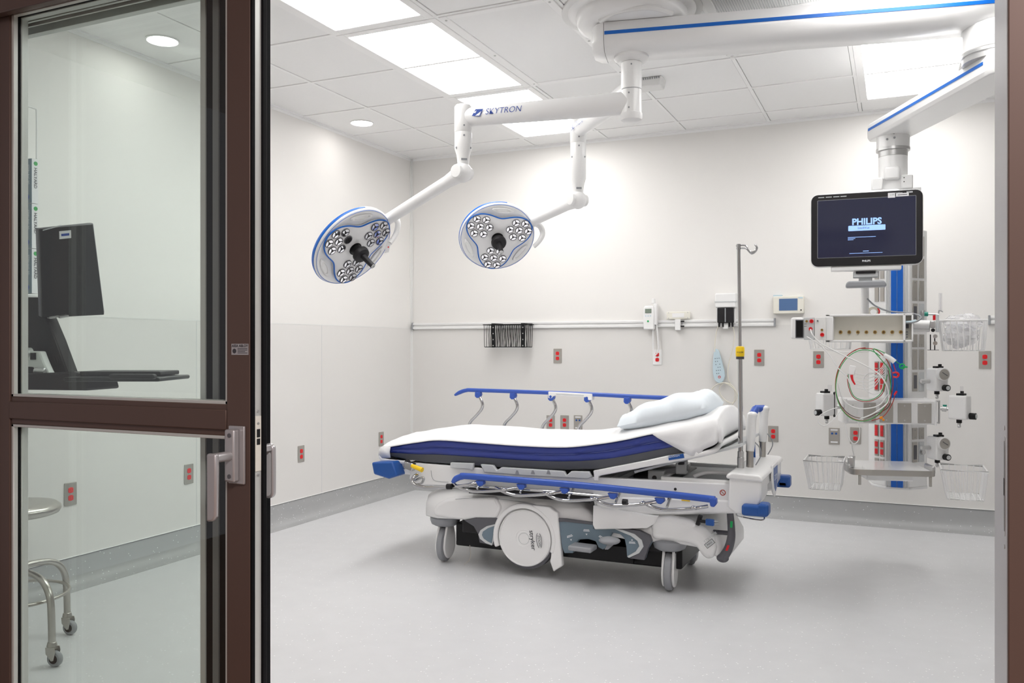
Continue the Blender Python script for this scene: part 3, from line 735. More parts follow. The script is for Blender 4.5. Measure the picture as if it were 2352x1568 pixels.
for i, (ya, yb) in enumerate(((596, 640), (646, 692), (830, 862), (866, 898), (975, 1003), (1010, 1048), (1053, 1075))):
    for u in (.022, .065):
        pl, c = flank_plate(OL_, lf, ln, u, zc(yb), zc(ya), .030)
        if i in (2, 3, 4, 5):
            for zz_ in ((zc(ya)*.72+zc(yb)*.28), (zc(ya)*.28+zc(yb)*.72)):
                MB().obox(V((c.x, c.y, zz_))+ln*.003, lf, ln, CU, .022, .004, .030).build('receptacle', 'red', pl, bevel=.006)
MB().prism([(x*1.02, y-.003) for x, y in trunk], (cx0, CY0, zb-.012), (1, 0, 0), (0, 1, 0), (0, 0, 1), .014).build('column_cap', 'white', sb, bevel=.004)
# lower service box with five cover plates
def corner(px, py, y): return at(px, py, Y=y)
bl, br = at(1942, 972, Y=4.80), at(2150, 979, Y=4.90)
bd = (V((br.x, br.y, 0))-V((bl.x, bl.y, 0))).normalized(); bn = V((bd.y, -bd.x, 0))
ztop, zbot = at(1942, 917, Y=4.80).z, bl.z
Lb = (V((br.x, br.y, 0))-V((bl.x, bl.y, 0))).length
bc0 = V((bl.x, bl.y, 0))
cxb = bc0+bd*Lb/2-bn*.10+V((0, 0, (ztop+zbot)/2))
MB().obox(cxb, bd, bn, CU, Lb, .20, ztop-zbot).build('service_box', 'white', sb, bevel=.008)
for k, (f0, f1, m) in enumerate(((.03, .13, 'white_matte'), (.20, .34, 'plate'), (.38, .53, 'plate'), (.58, .73, 'plate'), (.80, .95, 'plate'))):
    c = bc0+bd*Lb*(f0+f1)/2+bn*.002+V((0, 0, (ztop+zbot)/2-.004)); wd = Lb*(f1-f0)
    pl = MB().obox(c, bd, bn, CU, wd, .006, (ztop-zbot)*.82).build('cover_plate', m, sb, bevel=.0025)
    for s_ in (-1, 1): MB().cyl(c+CU*s_*(ztop-zbot)*.30+bn*.002, c+CU*s_*(ztop-zbot)*.30+bn*.0045, .004, n=12).split('screw', 'satin', pl)
MB().obox(cxb-bd*(Lb/2-.002), bd, bn, CU, .01, .21, (ztop-zbot)*1.06).build('end_cap', 'white', sb, bevel=.004)
MB().obox(cxb+bd*(Lb/2-.002), bd, bn, CU, .01, .21, (ztop-zbot)*1.06).build('end_cap', 'white', sb, bevel=.004)
MB().cyl(cxb+bd*(Lb/2+.028)-CU*.06+bn*.05, cxb+bd*(Lb/2+.028)+CU*.06+bn*.05, .005, n=10).build('side_rail', 'satin', sb)
for s_ in (-.055, .055): MB().cyl(cxb+bd*(Lb/2)+CU*s_+bn*.05, cxb+bd*(Lb/2+.028)+CU*s_+bn*.05, .004, n=8).build('rail_peg', 'satin', sb)
# shelf with steel front rail
zs = at(1955, 1090, Y=4.62).z
f_l, f_r = at(1953, 1083, Y=4.62), at(2152, 1100, Y=4.72)
sd_ = (V((f_r.x, f_r.y, 0))-V((f_l.x, f_l.y, 0))).normalized(); sn_ = V((sd_.y, -sd_.x, 0)); Ls = (V((f_r.x, f_r.y, 0))-V((f_l.x, f_l.y, 0))).length
S0 = V((f_l.x, f_l.y, 0)); Dp = .40
zs = f_l.z
sc_ = S0+sd_*Ls/2-sn_*Dp/2+V((0, 0, zs))
sh = MB().obox(sc_, sd_, sn_, CU, Ls-.03, Dp, .016).build('shelf', 'white', sb, bevel=.003)
MB().obox(sc_-CU*.03, sd_, sn_, CU, Ls*.55, Dp*.7, .04).build('shelf_bracket', 'white', sh, bevel=.006)
pts = [S0+sd_*.006-sn_*.16, S0+sd_*.006-sn_*.04, S0+sd_*.012-sn_*.012, S0+sd_*.04+sn_*.010, S0+sd_*Ls*.5+sn_*.012, S0+sd_*(Ls-.04)+sn_*.010, S0+sd_*(Ls-.012)-sn_*.012, S0+sd_*(Ls-.006)-sn_*.04, S0+sd_*(Ls-.006)-sn_*.16]
cpt = smooth(pts, 5); rings = []
for i, p in enumerate(cpt):
    a = cpt[max(0, i-1)]; c = cpt[min(len(cpt)-1, i+1)]; dd = (c-a).normalized(); nn = V((dd.y, -dd.x, 0))
    rings.append([p+nn*.004+CU*(zs-.014), p+nn*.004+CU*(zs+.014), p-nn*.004+CU*(zs+.014), p-nn*.004+CU*(zs-.014)])
MB().loft(rings).build('front_rail', 'steel', sh, smooth_angle=30)
for u in (.045, Ls-.03):
    MB().obox(S0+sd_*u+CU*(zs-.040), sd_, sn_, CU, .014, .008, .05).build('rail_hook', 'steel', sh, bevel=.003)
for u in (.004, Ls-.004):
    MB().obox(S0+sd_*u-sn_*.10+CU*(zs+.012), sd_, sn_, CU, .018, .13, .040).build('rail_clamp', 'satin', sh, bevel=.006)

# ------------------------------------------------------------------ stretcher (near flank at Y 4.13 .. 4.17, far flank at 4.87)
YN, YFAR = 4.17, 4.83
def xz(px, py, Y=YN):
    p = at(px, py, Y=Y); return (p.x, p.z)
def outl(pts, Y=YN): return [xz(a, c, Y) for a, c in pts]
st = thing('hospital_stretcher', 'white wheeled hospital stretcher with blue side rails and big round wheel cover', 'hospital bed', (-1.65, 4.5, 0))
def plate(pts, y0, y1, name, m, parent=st, bevel=.0, sm=0, Y=None, **k):
    o = outl(pts, y0 if Y is None else Y)
    if sm: o = [(p.x, p.y) for p in smooth([V((a, c, 0)) for a, c in o], sm, True)]
    return MB().prism(o, (0, y0, 0), (1, 0, 0), (0, 0, 1), (0, 1, 0), y1-y0).build(name, m, parent, bevel=bevel, **k)
# underframe
MB().box(-2.26, -.98, 4.24, 4.76, .105, .235).build('underframe', 'black', st, bevel=.01)
MB().box(-2.2, -1.0, 4.20, 4.80, .19, .30).build('underframe', 'soft_black', st, bevel=.01)
# --- base hood lofted along X
def hood():
    # (X, bottom z, shoulder z, top z, half width at the bottom, half width at top)
    S = [(-2.465, .300, .345, .350, .16, .10), (-2.455, .285, .350, .372, .25, .20), (-2.42, .268, .362, .395, .315, .25), (-2.34, .262, .385, .420, .330, .27), (-2.24, .268, .410, .437, .332, .275),
         (-2.12, .270, .418, .440, .332, .275), (-2.0, .270, .415, .438, .332, .275), (-1.70, .270, .395, .430, .332, .275), (-1.50, .270, .380, .412, .332, .280), (-1.46, .270, .350, .370, .332, .28), (-1.40, .262, .330, .335, .332, .28),
         (-1.22, .245, .315, .320, .332, .28), (-1.14, .245, .33, .34, .332, .28), (-1.08, .25, .36, .385, .332, .26), (-.98, .25, .36, .382, .33, .25), (-.88, .24, .335, .352, .325, .22), (-.80, .20, .29, .305, .31, .20), (-.765, .17, .24, .25, .29, .18)]
    R = []
    for x, zb_, zs_, zt_, wb, wt in S:
        pr = []
        half = [(wb*.985, zb_), (wb, zb_+.01), (wb, zb_+(zs_-zb_)*.5), (wb-.004, zs_-.02), (wb-.016, zs_-.004), (wt+(wb-wt)*.55, zs_+(zt_-zs_)*.6), (wt, zt_-.003), (wt*.6, zt_), (0, zt_+.001)]
        pr = [(x, 4.5-a, z) for a, z in half]+[(x, 4.5+a, z) for a, z in half[-2::-1]]
        R.append(pr)
    return MB().loft(R)
hood().build('base_hood', 'white', st, smooth_angle=75)
for f in (1, -1):                   # skirts over the casters, both flanks
    yy = (lambda a, b_: (min(4.5-f*(4.5-a), 4.5-f*(4.5-b_)), max(4.5-f*(4.5-a), 4.5-f*(4.5-b_))))
    # head end flared cover
    o = outl([(1497, 1238), (1496, 1200), (1502, 1182), (1540, 1181), (1585, 1192), (1620, 1212), (1640, 1235), (1645, 1258), (1640, 1278), (1626, 1288), (1612, 1272), (1598, 1252), (1575, 1246), (1535, 1240)])
    y0, y1 = yy(4.148, 4.30); MB().prism(o, (0, y0, 0), (1, 0, 0), (0, 0, 1), (0, 1, 0), y1-y0).build('caster_cover', 'white', st, bevel=.03, seg=5)
    o = outl([(998, 1184), (997, 1168), (1006, 1155), (1030, 1143), (1075, 1139), (1140, 1140), (1155, 1165), (1142, 1190), (1095, 1189), (1070, 1193), (1035, 1190)])
    y0, y1 = yy(4.155, 4.28); MB().prism(o, (0, y0, 0), (1, 0, 0), (0, 0, 1), (0, 1, 0), y1-y0).build('caster_cover', 'white', st, bevel=.026, seg=5)
    # dark skirt left of the wheel
    o = outl([(1068, 1194), (1095, 1188), (1143, 1189), (1141, 1215), (1136, 1250), (1122, 1249), (1103, 1245), (1100, 1226), (1090, 1208)])
    y0, y1 = yy(4.160, 4.20); MB().prism(o, (0, y0, 0), (1, 0, 0), (0, 0, 1), (0, 1, 0), y1-y0).build('side_skirt', 'darkgrey', st, bevel=.003)
    o = outl([(1140, 1202), (1120, 1207), (1106, 1216), (1101, 1226), (1105, 1236), (1118, 1246), (1132, 1251), (1136, 1240)])
    y0, y1 = yy(4.156, 4.165); MB().prism(o, (0, y0, 0), (1, 0, 0), (0, 0, 1), (0, 1, 0), y1-y0).build('skirt_outline', 'lightgrey', st, bevel=.001)
    o = outl([(1139, 1206), (1124, 1211), (1112, 1219), (1110, 1227), (1114, 1235), (1124, 1242), (1132, 1246)])
    y0, y1 = yy(4.153, 4.160); MB().prism(o, (0, y0, 0), (1, 0, 0), (0, 0, 1), (0, 1, 0), y1-y0).build('skirt_inset', 'slate', st, bevel=.001)
# wheel arch and big drive wheel, near flank
wc = at(1206, 1235, Y=4.155); WR = .150
A_ = [math.radians(a) for a in range(-22, 206, 6)]
prof = []
ring_o = [(wc.x+(WR+.032)*math.cos(a), wc.z+(WR+.034)*math.sin(a)) for a in A_]; ring_i = [(wc.x+(WR+.006)*math.cos(a), wc.z+(WR+.008)*math.sin(a)) for a in A_[::-1]]
foot = outl([(1290, 1303), (1268, 1316)])
MB().prism(ring_o+ring_i, (0, 4.138, 0), (1, 0, 0), (0, 0, 1), (0, 1, 0), .10).build('wheel_arch', 'white', st, bevel=.008, seg=3)
plate([(1222, 1160), (1262, 1164), (1281, 1178), (1285, 1225), (1291, 1300), (1280, 1307), (1271, 1313), (1263, 1290), (1269, 1245), (1267, 1215), (1252, 1186), (1238, 1172)], 4.140, 4.175, 'arch_leg', 'white', bevel=.006, seg=3)
wh = MB().lathe((wc.x, 4.150, wc.z), (0, -1, 0), [(WR*.99, -.06), (WR, -.05), (WR, .0), (WR*.985, .006), (WR*.955, .008), (WR*.94, .004), (WR*.30, .012), (WR*.29, .010), (WR*.22, .010), (0, .0105)], n=72).build('wheel_cover', 'white', st, smooth_angle=30)
MB().lathe((wc.x, 4.150, wc.z-.012), (0, -1, 0), [(WR+.006, -.085), (WR+.008, -.07), (WR+.006, -.022), (WR-.01, -.018)], n=60).build('drive_wheel', 'darkgrey', st)
xa = V((math.cos(math.radians(-82)), 0, math.sin(math.radians(-82)))); ya = V((math.cos(math.radians(8)), 0, math.sin(math.radians(8))))
text('stryker', .036, (wc.x+.050, 4.1368, wc.z-.004), xa, ya, 'print', wh, bold=.004)
text('ZOOM', .019, (wc.x+.088, 4.1368, wc.z-.002), xa, ya, 'print', wh, italic=.2)
b = MB()
for a0_, a1_ in ((15, 165), (200, 345)):
    pts = [V((wc.x+.088, 4.1370, wc.z-.002))+xa*(.040*math.cos(math.radians(a)))+ya*(.0145*math.sin(math.radians(a))) for a in range(a0_, a1_, 10)]
    b.tube(pts, .0013, n=5, sm=1)
b.build('logo_ring', 'print', wh)
b = MB().lathe((wc.x, 4.1405, wc.z), (0, -1, 0), [(.029, .002), (.030, .003), (.031, .002)], n=40, caps=False); b.build('hub_line', 'lightgrey', wh)
# pedal panel right of the wheel
pp = plate([(1283, 1191), (1362, 1201), (1363, 1214), (1430, 1213), (1470, 1219), (1492, 1231), (1497, 1245), (1487, 1262), (1480, 1285), (1440, 1280), (1438, 1255), (1434, 1236), (1424, 1226), (1407, 1223), (1402, 1232), (1398, 1252), (1385, 1262), (1374, 1257), (1368, 1243), (1352, 1238), (1330, 1239), (1321, 1250), (1316, 1270), (1296, 1270), (1290, 1255)], 4.150, 4.19, 'pedal_panel', 'slate', bevel=.003)
plate([(1282, 1190), (1300, 1191), (1361, 1199), (1362, 1205), (1300, 1198), (1283, 1198)], 4.146, 4.16, 'panel_trim', 'darkgrey', bevel=.001)
plate([(1412, 1213), (1440, 1214), (1470, 1219), (1492, 1230), (1497, 1243), (1488, 1260), (1480, 1286), (1445, 1282), (1466, 1270), (1476, 1255), (1472, 1240), (1455, 1227), (1430, 1218)], 4.145, 4.17, 'panel_trim', 'darkgrey', bevel=.002)
plate([(1410, 1214), (1430, 1217), (1457, 1226), (1474, 1240), (1478, 1255), (1468, 1270), (1444, 1281), (1441, 1277), (1460, 1266), (1468, 1254), (1464, 1242), (1448, 1230), (1424, 1220)], 4.142, 4.16, 'panel_outline', 'lightgrey', bevel=.001)
for (x, y, a) in ((1309, 1232, 22), (1347, 1219, 2), (1382, 1235, -22), (1452, 1247, 2)):
    p = at(x, y, Y=4.149); ra = math.radians(a); xd = V((math.cos(ra), 0, math.sin(ra))); yd = V((-math.sin(ra), 0, math.cos(ra)))
    b = MB(); b.obox(p, xd, (0, 1, 0), yd, .034, .001, .0035); b.obox(p+yd*.006, xd, (0, 1, 0), yd, .030, .001, .003)
    b.prism([(-.005, .013), (.005, .013), (0, .021)] if y > 1240 else [(-.005, -.014), (.005, -.014), (0, -.006-.016)], p, xd, yd, (0, -1, 0), .001)
    b.build('pedal_mark', 'print_white', pp)
def pedal(px, py, w, hh, name='pedal'):
    p = at(px, py, Y=4.10)
    MB().obox(p, (1, 0, -.02), (0, 1, 0), CU, w, .10, hh).build(name, 'midgrey', st, bevel=.009, seg=3)
pedal(1338, 1257, .125, .026)
pc = at(1400, 1241, Y=4.09); MB().ell(pc, (.055, .05, .019), 28, 12).build('pedal', 'midgrey', st, smooth_angle=80)
plate([(1395, 1247), (1412, 1247), (1396, 1262), (1388, 1262)], 4.10, 4.14, 'pedal_arm', 'midgrey', bevel=.003)
b = MB().box(-1.68, -1.22, 4.20, 4.22, .12, .27); b.build('inner_panel', 'black', st)
# tray recess with raised lip above pedal panel
plate([(1362, 1160), (1375, 1164), (1500, 1184), (1512, 1184), (1503, 1203), (1485, 1213), (1450, 1214), (1366, 1216), (1361, 1205)], 4.135, 4.16, 'storage_tray', 'white', bevel=.005, seg=3)
MB().tube([at(1046, 1146, Y=4.150), at(1100, 1143, Y=4.158), at(1160, 1147, Y=4.164), at(1215, 1155, Y=4.164), at(1262, 1168, Y=4.160)], .0012, n=6).build('hood_seam', 'midgrey', st)
# casters
def caster(cx, cy, ax, nm):
    ax = V((ax[0], ax[1], 0)).normalized(); fw = V((-ax.y, ax.x, 0)); R = .098
    c = V((cx, cy, R)); k = thing_part(nm)
    b = MB().lathe(c-ax*.018, ax, [(.070, 0), (.088, .0), (R-.003, .004), (R, .012), (R, .024), (R-.003, .032), (.088, .036), (.070, .036)], n=48).build('tire', 'midgrey', k, smooth_angle=30)
    for s_ in (-1, 1):
        # teardrop wheel shell
        a = [math.radians(q) for q in range(200, -21, -10)]
        po = [(R*.90*math.cos(q-PI), R*.90*math.sin(q-PI)) for q in [math.radians(v) for v in range(0, 181, 10)]]
        po = [(.080*math.cos(math.radians(q)), .080*math.sin(math.radians(q))) for q in range(-180, 1, 10)]+[(.074, .05), (.050, .112), (-.036, .112), (-.068, .045)]
        MB().prism(po, c+ax*s_*.0175, fw, CU, ax*s_, .014).build('wheel_shell', 'white', k, bevel=.009, seg=4)
    MB().lathe((cx, cy, 0), (0, 0, 1), [(.060, .205), (.078, .215), (.086, .235), (.086, .252), (.07, .262), (0, .262)], n=36).build('swivel_cap', 'midgrey', k, smooth_angle=50)
    return k
def thing_part(nm):
    o = bpy.data.objects.new(nm, None); COL.objects.link(o); o.parent = st; o.location = (0, 0, 0); OFF[o.name] = OFF[st.name]; o.empty_display_size = .02; return o
cA = at(1536, 1357, Z=0); cB = at(1019, 1289, Z=0)
caster(cA.x, cA.y+.02, (.994, .092), 'caster'); caster(cB.x, cB.y+.02, (.995, .09), 'caster')
caster(cA.x-.02, 4.78, (.9, .43), 'caster'); caster(cB.x+.02, 4.78, (.95, .3), 'caster')
MB().tube([(-2.16, 4.22, .12), (-2.155, 4.22, .08), (-2.16, 4.215, .04), (-2.19, 4.21, .012)], .0025, n=6).build('ground_chain', 'steel', st)
# lift columns
for x in (-2.02, -1.22): MB().cyl((x, 4.5, .40), (x, 4.5, .50), .09, n=32).build('lift_column', 'lightgrey', st)
# litter frame: side beams and cross beams
lf_ = [(943, 1062), (1045, 1070), (1370, 1096), (1692, 1112), (1703, 1175), (1690, 1179), (1500, 1183), (1410, 1178), (1366, 1164), (1362, 1140), (1190, 1128), (1045, 1114), (955, 1114), (940, 1100)]
plate(lf_, 4.170, 4.215, 'side_beam', 'white', bevel=.006, seg=3)
o = [(x, z) for x, z in outl(lf_)]
MB().prism(o, (0, 4.785, 0), (1, 0, 0), (0, 0, 1), (0, 1, 0), .045).build('side_beam', 'white', st, bevel=.006)
for x in (-2.5, -1.9, -1.3, -.8): MB().box(x, x+.06, 4.2, 4.8, .46, .53).build('cross_beam', 'lightgrey', st, bevel=.004)
MB().box(-2.50, -1.35, 4.19, 4.81, .525, .545).build('litter_deck', 'lightgrey', st)
plate([(1366, 1140), (1700, 1150), (1706, 1172), (1690, 1178), (1500, 1182), (1410, 1178), (1370, 1165)], 4.150, 4.175, 'side_cover', 'white', bevel=.008, seg=3)
# grey mattress clips
for pts in ([(1034, 1062), (1087, 1064), (1085, 1080), (1078, 1077), (1034, 1074)], [(1103, 1066), (1132, 1068), (1140, 1080), (1152, 1073), (1295, 1082), (1300, 1092), (1312, 1082), (1352, 1083), (1358, 1094), (1350, 1099), (1200, 1091), (1112, 1084)]):
    plate(pts, 4.150, 4.172, 'mattress_guide', 'lightgrey', bevel=.003)
b = MB()
for x in (1188, 1224, 1260):
    p = at(x, 1085, Y=4.1485); b.prism([(-.012, -.008), (.012, -.008), (.004, .012), (-.006, .012)], p, (1, 0, 0), (0, 0, 1), (0, 1, 0), .003)
b.split('guide_notch', 'midgrey', st)
# backrest frame, raised at the head
plate([(1362, 1081), (1480, 1058), (1530, 1047), (1600, 1037), (1608, 1047), (1560, 1058), (1380, 1092), (1366, 1100)], 4.150, 4.18, 'backrest_frame', 'white', bevel=.004)
plate([(1364, 1080), (1372, 1079), (1374, 1104), (1364, 1104)], 4.145, 4.17, 'hinge', 'white', bevel=.003)
plate([(1362, 1081), (1480, 1058), (1600, 1037), (1608, 1047), (1480, 1072), (1366, 1100)], 4.78, 4.81, 'backrest_frame', 'white', bevel=.004, Y=YN)
hz = at(1600, 1043, Y=YN)
pts = [at(1560, 1052, Y=4.165), at(1605, 1044, Y=4.165), at(1640, 1034, Y=4.175), V((-.79, 4.24, .742)), V((-.765, 4.36, .755)), V((-.755, 4.5, .762)), V((-.765, 4.66, .762)), V((-.79, 4.77, .755)), V((-.88, 4.82, .72)), V((-1.0, 4.82, .68))]
MB().tube(pts, .0135, n=12).build('head_loop', 'white', st, smooth_angle=70)
MB().obox((-.95, 4.5, .665), (1, 0, .30), (0, 1, 0), (-.3, 0, 1), .55, .60, .012).build('backrest_panel', 'lightgrey', st)
o = at(1553, 1049, Y=4.148); xd = V((1, 0, .21)).normalized()
lb = MB().obox(o, xd, (0, 1, 0), xd.cross(V((0, -1, 0))), .078, .003, .021).build('name_label', 'blue', st)
text('BackSmart', .014, o+V((-.012, -.0018, .003)), xd, (-.21, 0, 1), 'print_white', lb, italic=.2)
# mechanism below the backrest
b = MB().obox(at(1540, 1080, Y=4.35), (1, 0, .22), (0, 1, 0), (-.22, 0, 1), .19, .04, .028); b.build('lift_arm', 'midgrey', st, bevel=.004)
MB().obox(at(1509, 1096, Y=4.32), (1, 0, 0), (0, 1, 0), CU, .085, .05, .075).build('pivot_bracket', 'lightgrey', st, bevel=.006)
MB().obox(at(1566, 1072, Y=4.34), (1, 0, 0), (0, 1, 0), CU, .055, .05, .07).build('pivot_bracket', 'lightgrey', st, bevel=.006)
MB().cyl(at(1503, 1097, Y=4.29), at(1503, 1097, Y=4.30), .012, n=16).build('bolt', 'soft_black', st)
MB().cyl(at(1541, 1062, Y=4.32), at(1541, 1062, Y=4.335), .008, n=16).build('bolt', 'soft_black', st)
MB().box(-1.25, -1.0, 4.3, 4.7, .53, .56).build('mechanism_cover', 'soft_black', st, bevel=.01)
MB().obox(at(1565, 1064, Y=4.28), (1, 0, .1), (0, 1, 0), CU, .03, .02, .012).build('release_grip', 'soft_black', st, bevel=.003)
# x-ray tray / storage pan at the head
zt = .565
b = MB().box(-1.06, -.72, 4.22, 4.80, zt-.02, zt-.012); tr = b.build('head_tray', 'lightgrey', st)
MB().box(-1.08, -.72, 4.205, 4.235, zt-.02, zt+.006).box(-1.08, -1.055, 4.22, 4.80, zt-.02, zt+.006).box(-1.08, -.72, 4.775, 4.81, zt-.02, zt+.006).build('tray_rim', 'white', tr, bevel=.006)
MB().prism(rrect(.17, .30, .05), (-.85, 4.46, zt-.0118), (1, 0, 0), (0, 1, 0), (0, 0, 1), .004).build('tray_well', 'midgrey', tr)
MB().tube([(-.93, 4.27, zt+.004), (-.88, 4.31, zt+.022), (-.80, 4.33, zt+.024), (-.73, 4.33, zt+.022)], .010, n=10).build('tray_handle', 'white', tr)
# --- head end block
hb_ = [(-.735, .455), (-.700, .430), (-.655, .425), (-.630, .455), (-.600, .465), (-.582, .50), (-.580, .588), (-.592, .604), (-.715, .612), (-.728, .600)]
for ya, yb in ((4.128, 4.36), (4.66, 4.895)):
    MB().prism(hb_, (0, ya, 0), (1, 0, 0), (0, 0, 1), (0, 1, 0), yb-ya).build('head_block', 'white', st, bevel=.014, seg=4)
MB().prism([(-.735, .54), (-.585, .53), (-.585, .606), (-.72, .614)], (0, 4.34, 0), (1, 0, 0), (0, 0, 1), (0, 1, 0), .35).build('head_bar', 'white', st, bevel=.014, seg=4)
MB().prism([(-.742, .594), (-.572, .588), (-.572, .606), (-.590, .618), (-.715, .624), (-.742, .612)], (0, 4.120, 0), (1, 0, 0), (0, 0, 1), (0, 1, 0), .785).build('head_top_cover', 'white', st, bevel=.009, seg=4)
# shield shaped badge panel on the outer head face
sp_ = [(-.085, .070), (.085, .070), (.09, .02), (.055, -.055), (0, -.085), (-.055, -.055), (-.09, .02)]
bd_ = MB().prism([(a*1.15, c*1.12) for a, c in sp_], (-.580, 4.55, .545), (0, 1, 0), (0, 0, 1), (1, 0, 0), .012).build('badge_panel', 'white', st, bevel=.005)
MB().prism([(a*.85, c*.82+.004) for a, c in sp_], (-.568, 4.55, .545), (0, 1, 0), (0, 0, 1), (1, 0, 0), .0012).build('badge', 'blue', bd_)
text('ZOOM', .040, (-.5664, 4.55, .553), (0, 1, 0), (0, 0, 1), 'print_white', bd_, sx=.9)
# corner bumpers
def bumper(x0, x1, y0, y1, z0, z1, nm='bumper'): return MB().box(x0, x1, y0, y1, z0, z1).build(nm, 'blue', st, bevel=.013, seg=4)
bumper(-.665, -.545, 4.085, 4.17, .430, .482); bumper(-.590, -.541, 4.080, 4.165, .434, .492)
bumper(-.600, -.530, 4.86, 4.935, .45, .515); bumper(-.65, -.54, 4.86, 4.93, .45, .49)
MB().tube([(-.70, 4.16, .425), (-.68, 4.12, .420), (-.58, 4.11, .412), (-.565, 4.12, .425), (-.60, 4.16, .430)], .0035, n=8).build('bumper_wire', 'chrome', st)
q = xz(905, 1083, 4.11)
fb = MB().prism([(-2.715, .565), (-2.700, .498), (-2.60, .478), (-2.545, .498), (-2.575, .575), (-2.64, .572)], (0, 4.08, 0), (1, 0, 0), (0, 0, 1), (0, 1, 0), .11).build('bumper', 'blue', st, bevel=.010, seg=3)
MB().prism([(-2.715, .565), (-2.700, .498), (-2.60, .478), (-2.545, .498), (-2.575, .575), (-2.64, .572)], (0, 4.81, 0), (1, 0, 0), (0, 0, 1), (0, 1, 0), .11).build('bumper', 'blue', st, bevel=.010, seg=3)
MB().box(-2.66, -2.50, 4.17, 4.83, .495, .56).build('foot_beam', 'white', st, bevel=.008)
# foot latch and yellow release
MB().obox(at(941, 1070, Y=4.12), (1, 0, -.2), (0, 1, 0), (.2, 0, 1), .06, .04, .045).build('foot_latch', 'chrome', st, bevel=.006)
MB().cyl(at(936, 1062, Y=4.115), at(936, 1062, Y=4.15), .018, n=18).build('latch_knob', 'soft_black', st, bevel=.003)
MB().tube([at(946, 1069, Y=4.10), at(958, 1074, Y=4.095), at(970, 1079, Y=4.09)], .0125, n=12, rs=(.011, .014)).build('release_lever', 'yellow', st, smooth_angle=70)
# chrome foot loop
pts = [at(960, 1089, Y=4.13), at(950, 1096, Y=4.11), at(947, 1107, Y=4.10), at(957, 1115, Y=4.09), at(980, 1120, Y=4.09), at(1010, 1119, Y=4.09), at(1034, 1116, Y=4.09)]
MB().tube(pts, .0105, n=12).build('foot_loop', 'chrome', st, smooth_angle=70)
MB().tube([at(953, 1104, Y=4.13), at(962, 1099, Y=4.13), at(973, 1097, Y=4.13), at(969, 1109, Y=4.13), at(958, 1112, Y=4.12)], .007, n=10).build('loop_bracket', 'chrome', st, smooth_angle=70)
MB().cyl(at(1027, 1117, Y=4.09), at(1037, 1117, Y=4.09), .0155, n=20).build('loop_collar', 'soft_black', st)
# drawn circuit line decal left of rail
MB().tube([at(990, 1080, Y=4.168), at(992, 1094, Y=4.168), at(1000, 1104, Y=4.168), at(1030, 1107, Y=4.168)], .0012, n=6).build('hose_line', 'midgrey', st)
# --- near side rail, lowered
YR = 4.085
sr = bpy.data.objects.new('side_rail', None)
rail = MB()
pts = [at(1041, 1107, Y=YR), at(1048, 1099, Y=YR), at(1062, 1094, Y=YR), at(1085, 1094, Y=YR), at(1330, 1114, Y=YR), at(1500, 1131, Y=YR), at(1642, 1147, Y=YR)]
def flat_tube(pts, w, h, k=4, n=14, taper=None):
    P_ = smooth([V(p) for p in pts], k); R = []
    for i, p in enumerate(P_):
        a = P_[max(0, i-1)]; c = P_[min(len(P_)-1, i+1)]; d = (c-a).normalized(); yv = V((0, 1, 0)); zv = d.cross(yv).normalized(); s_ = min(1, .55+i*.12) if taper else 1
        R.append([p+yv*(w*math.copysign(abs(math.cos(q))**.7, math.cos(q)))+zv*(h*s_*math.copysign(abs(math.sin(q))**.7, math.sin(q))) for q in [2*PI*j/n for j in range(n)]])
    return MB().loft(R)
sr = flat_tube(pts, .017, .0165, taper=1).build('side_rail', 'rail_blue', st, smooth_angle=50)
kn = [(1104, 1110), (1198, 1118), (1297, 1127), (1408, 1139), (1516, 1150), (1634, 1160)]
MB().prism([(-.020, .012), (.016, .012), (.018, -.012), (.006, -.030), (-.012, -.028)], at(1637, 1150, Y=YR-.018), (1, 0, 0), (0, 0, 1), (0, 1, 0), .036).build('rail_end', 'rail_blue', sr, bevel=.005)
for i, (kx_, ky_) in enumerate(kn):
    p = at(kx_, ky_, Y=YR+.005)
    if i < 5: MB().prism([(-.026, .016), (.022, .016), (.024, .0), (.008, -.014), (-.010, -.012)], p-V((0, .016, 0)), (1, 0, 0), (0, 0, 1), (0, 1, 0), .032).build('rail_knuckle', 'rail_blue', sr, bevel=.004)
    dx = -150
    tp = [(kx_-158, ky_+1-9), (kx_-138, ky_+7-4), (kx_-112, ky_+10), (kx_-80, ky_+10), (kx_-40, ky_+7), (kx_-8, ky_+2)]
    if i == 0: tp = [(1040, 1115), (1056, 1116), (1080, 1112), (1098, 1107)]
    Y_ = 4.072
    P_ = [at(a, c, Y=Y_+(.03 if j == 0 else 0)+(.02 if j >= len(tp)-1 else 0)) for j, (a, c) in enumerate(tp)]
    MB().tube(P_, .0088, n=12).build('rail_post', 'chrome', sr, smooth_angle=70)
    q = P_[0 if i == 0 else 1]
    if i: MB().ell(P_[4]+V((0, -.004, .003)), (.016, .010, .010), 16, 8).build('rail_joint', 'chrome', sr, smooth_angle=80)
    # short pivot stub up to the beam
    a = at(tp[min(2, len(tp)-1)][0]+10, tp[2][1]-6, Y=4.10)
    if i: MB().cyl(a, a+V((.004, .06, .040)), .007, n=12).build('pivot_stub', 'chrome', sr)
b = MB().tube([at(1042, 1114, Y=4.12), at(1170, 1122, Y=4.12), at(1300, 1132, Y=4.12), at(1420, 1143, Y=4.12)], .007, n=10); b.build('lower_link', 'chrome', sr)
MB().box(-2.12, -1.42, 4.13, 4.165, .425, .468).build('rail_channel', 'soft_black', sr)
MB().cyl(at(1430, 1152, Y=4.072), at(1441, 1153, Y=4.072), .0145, n=18).build('rail_collar', 'soft_black', sr)
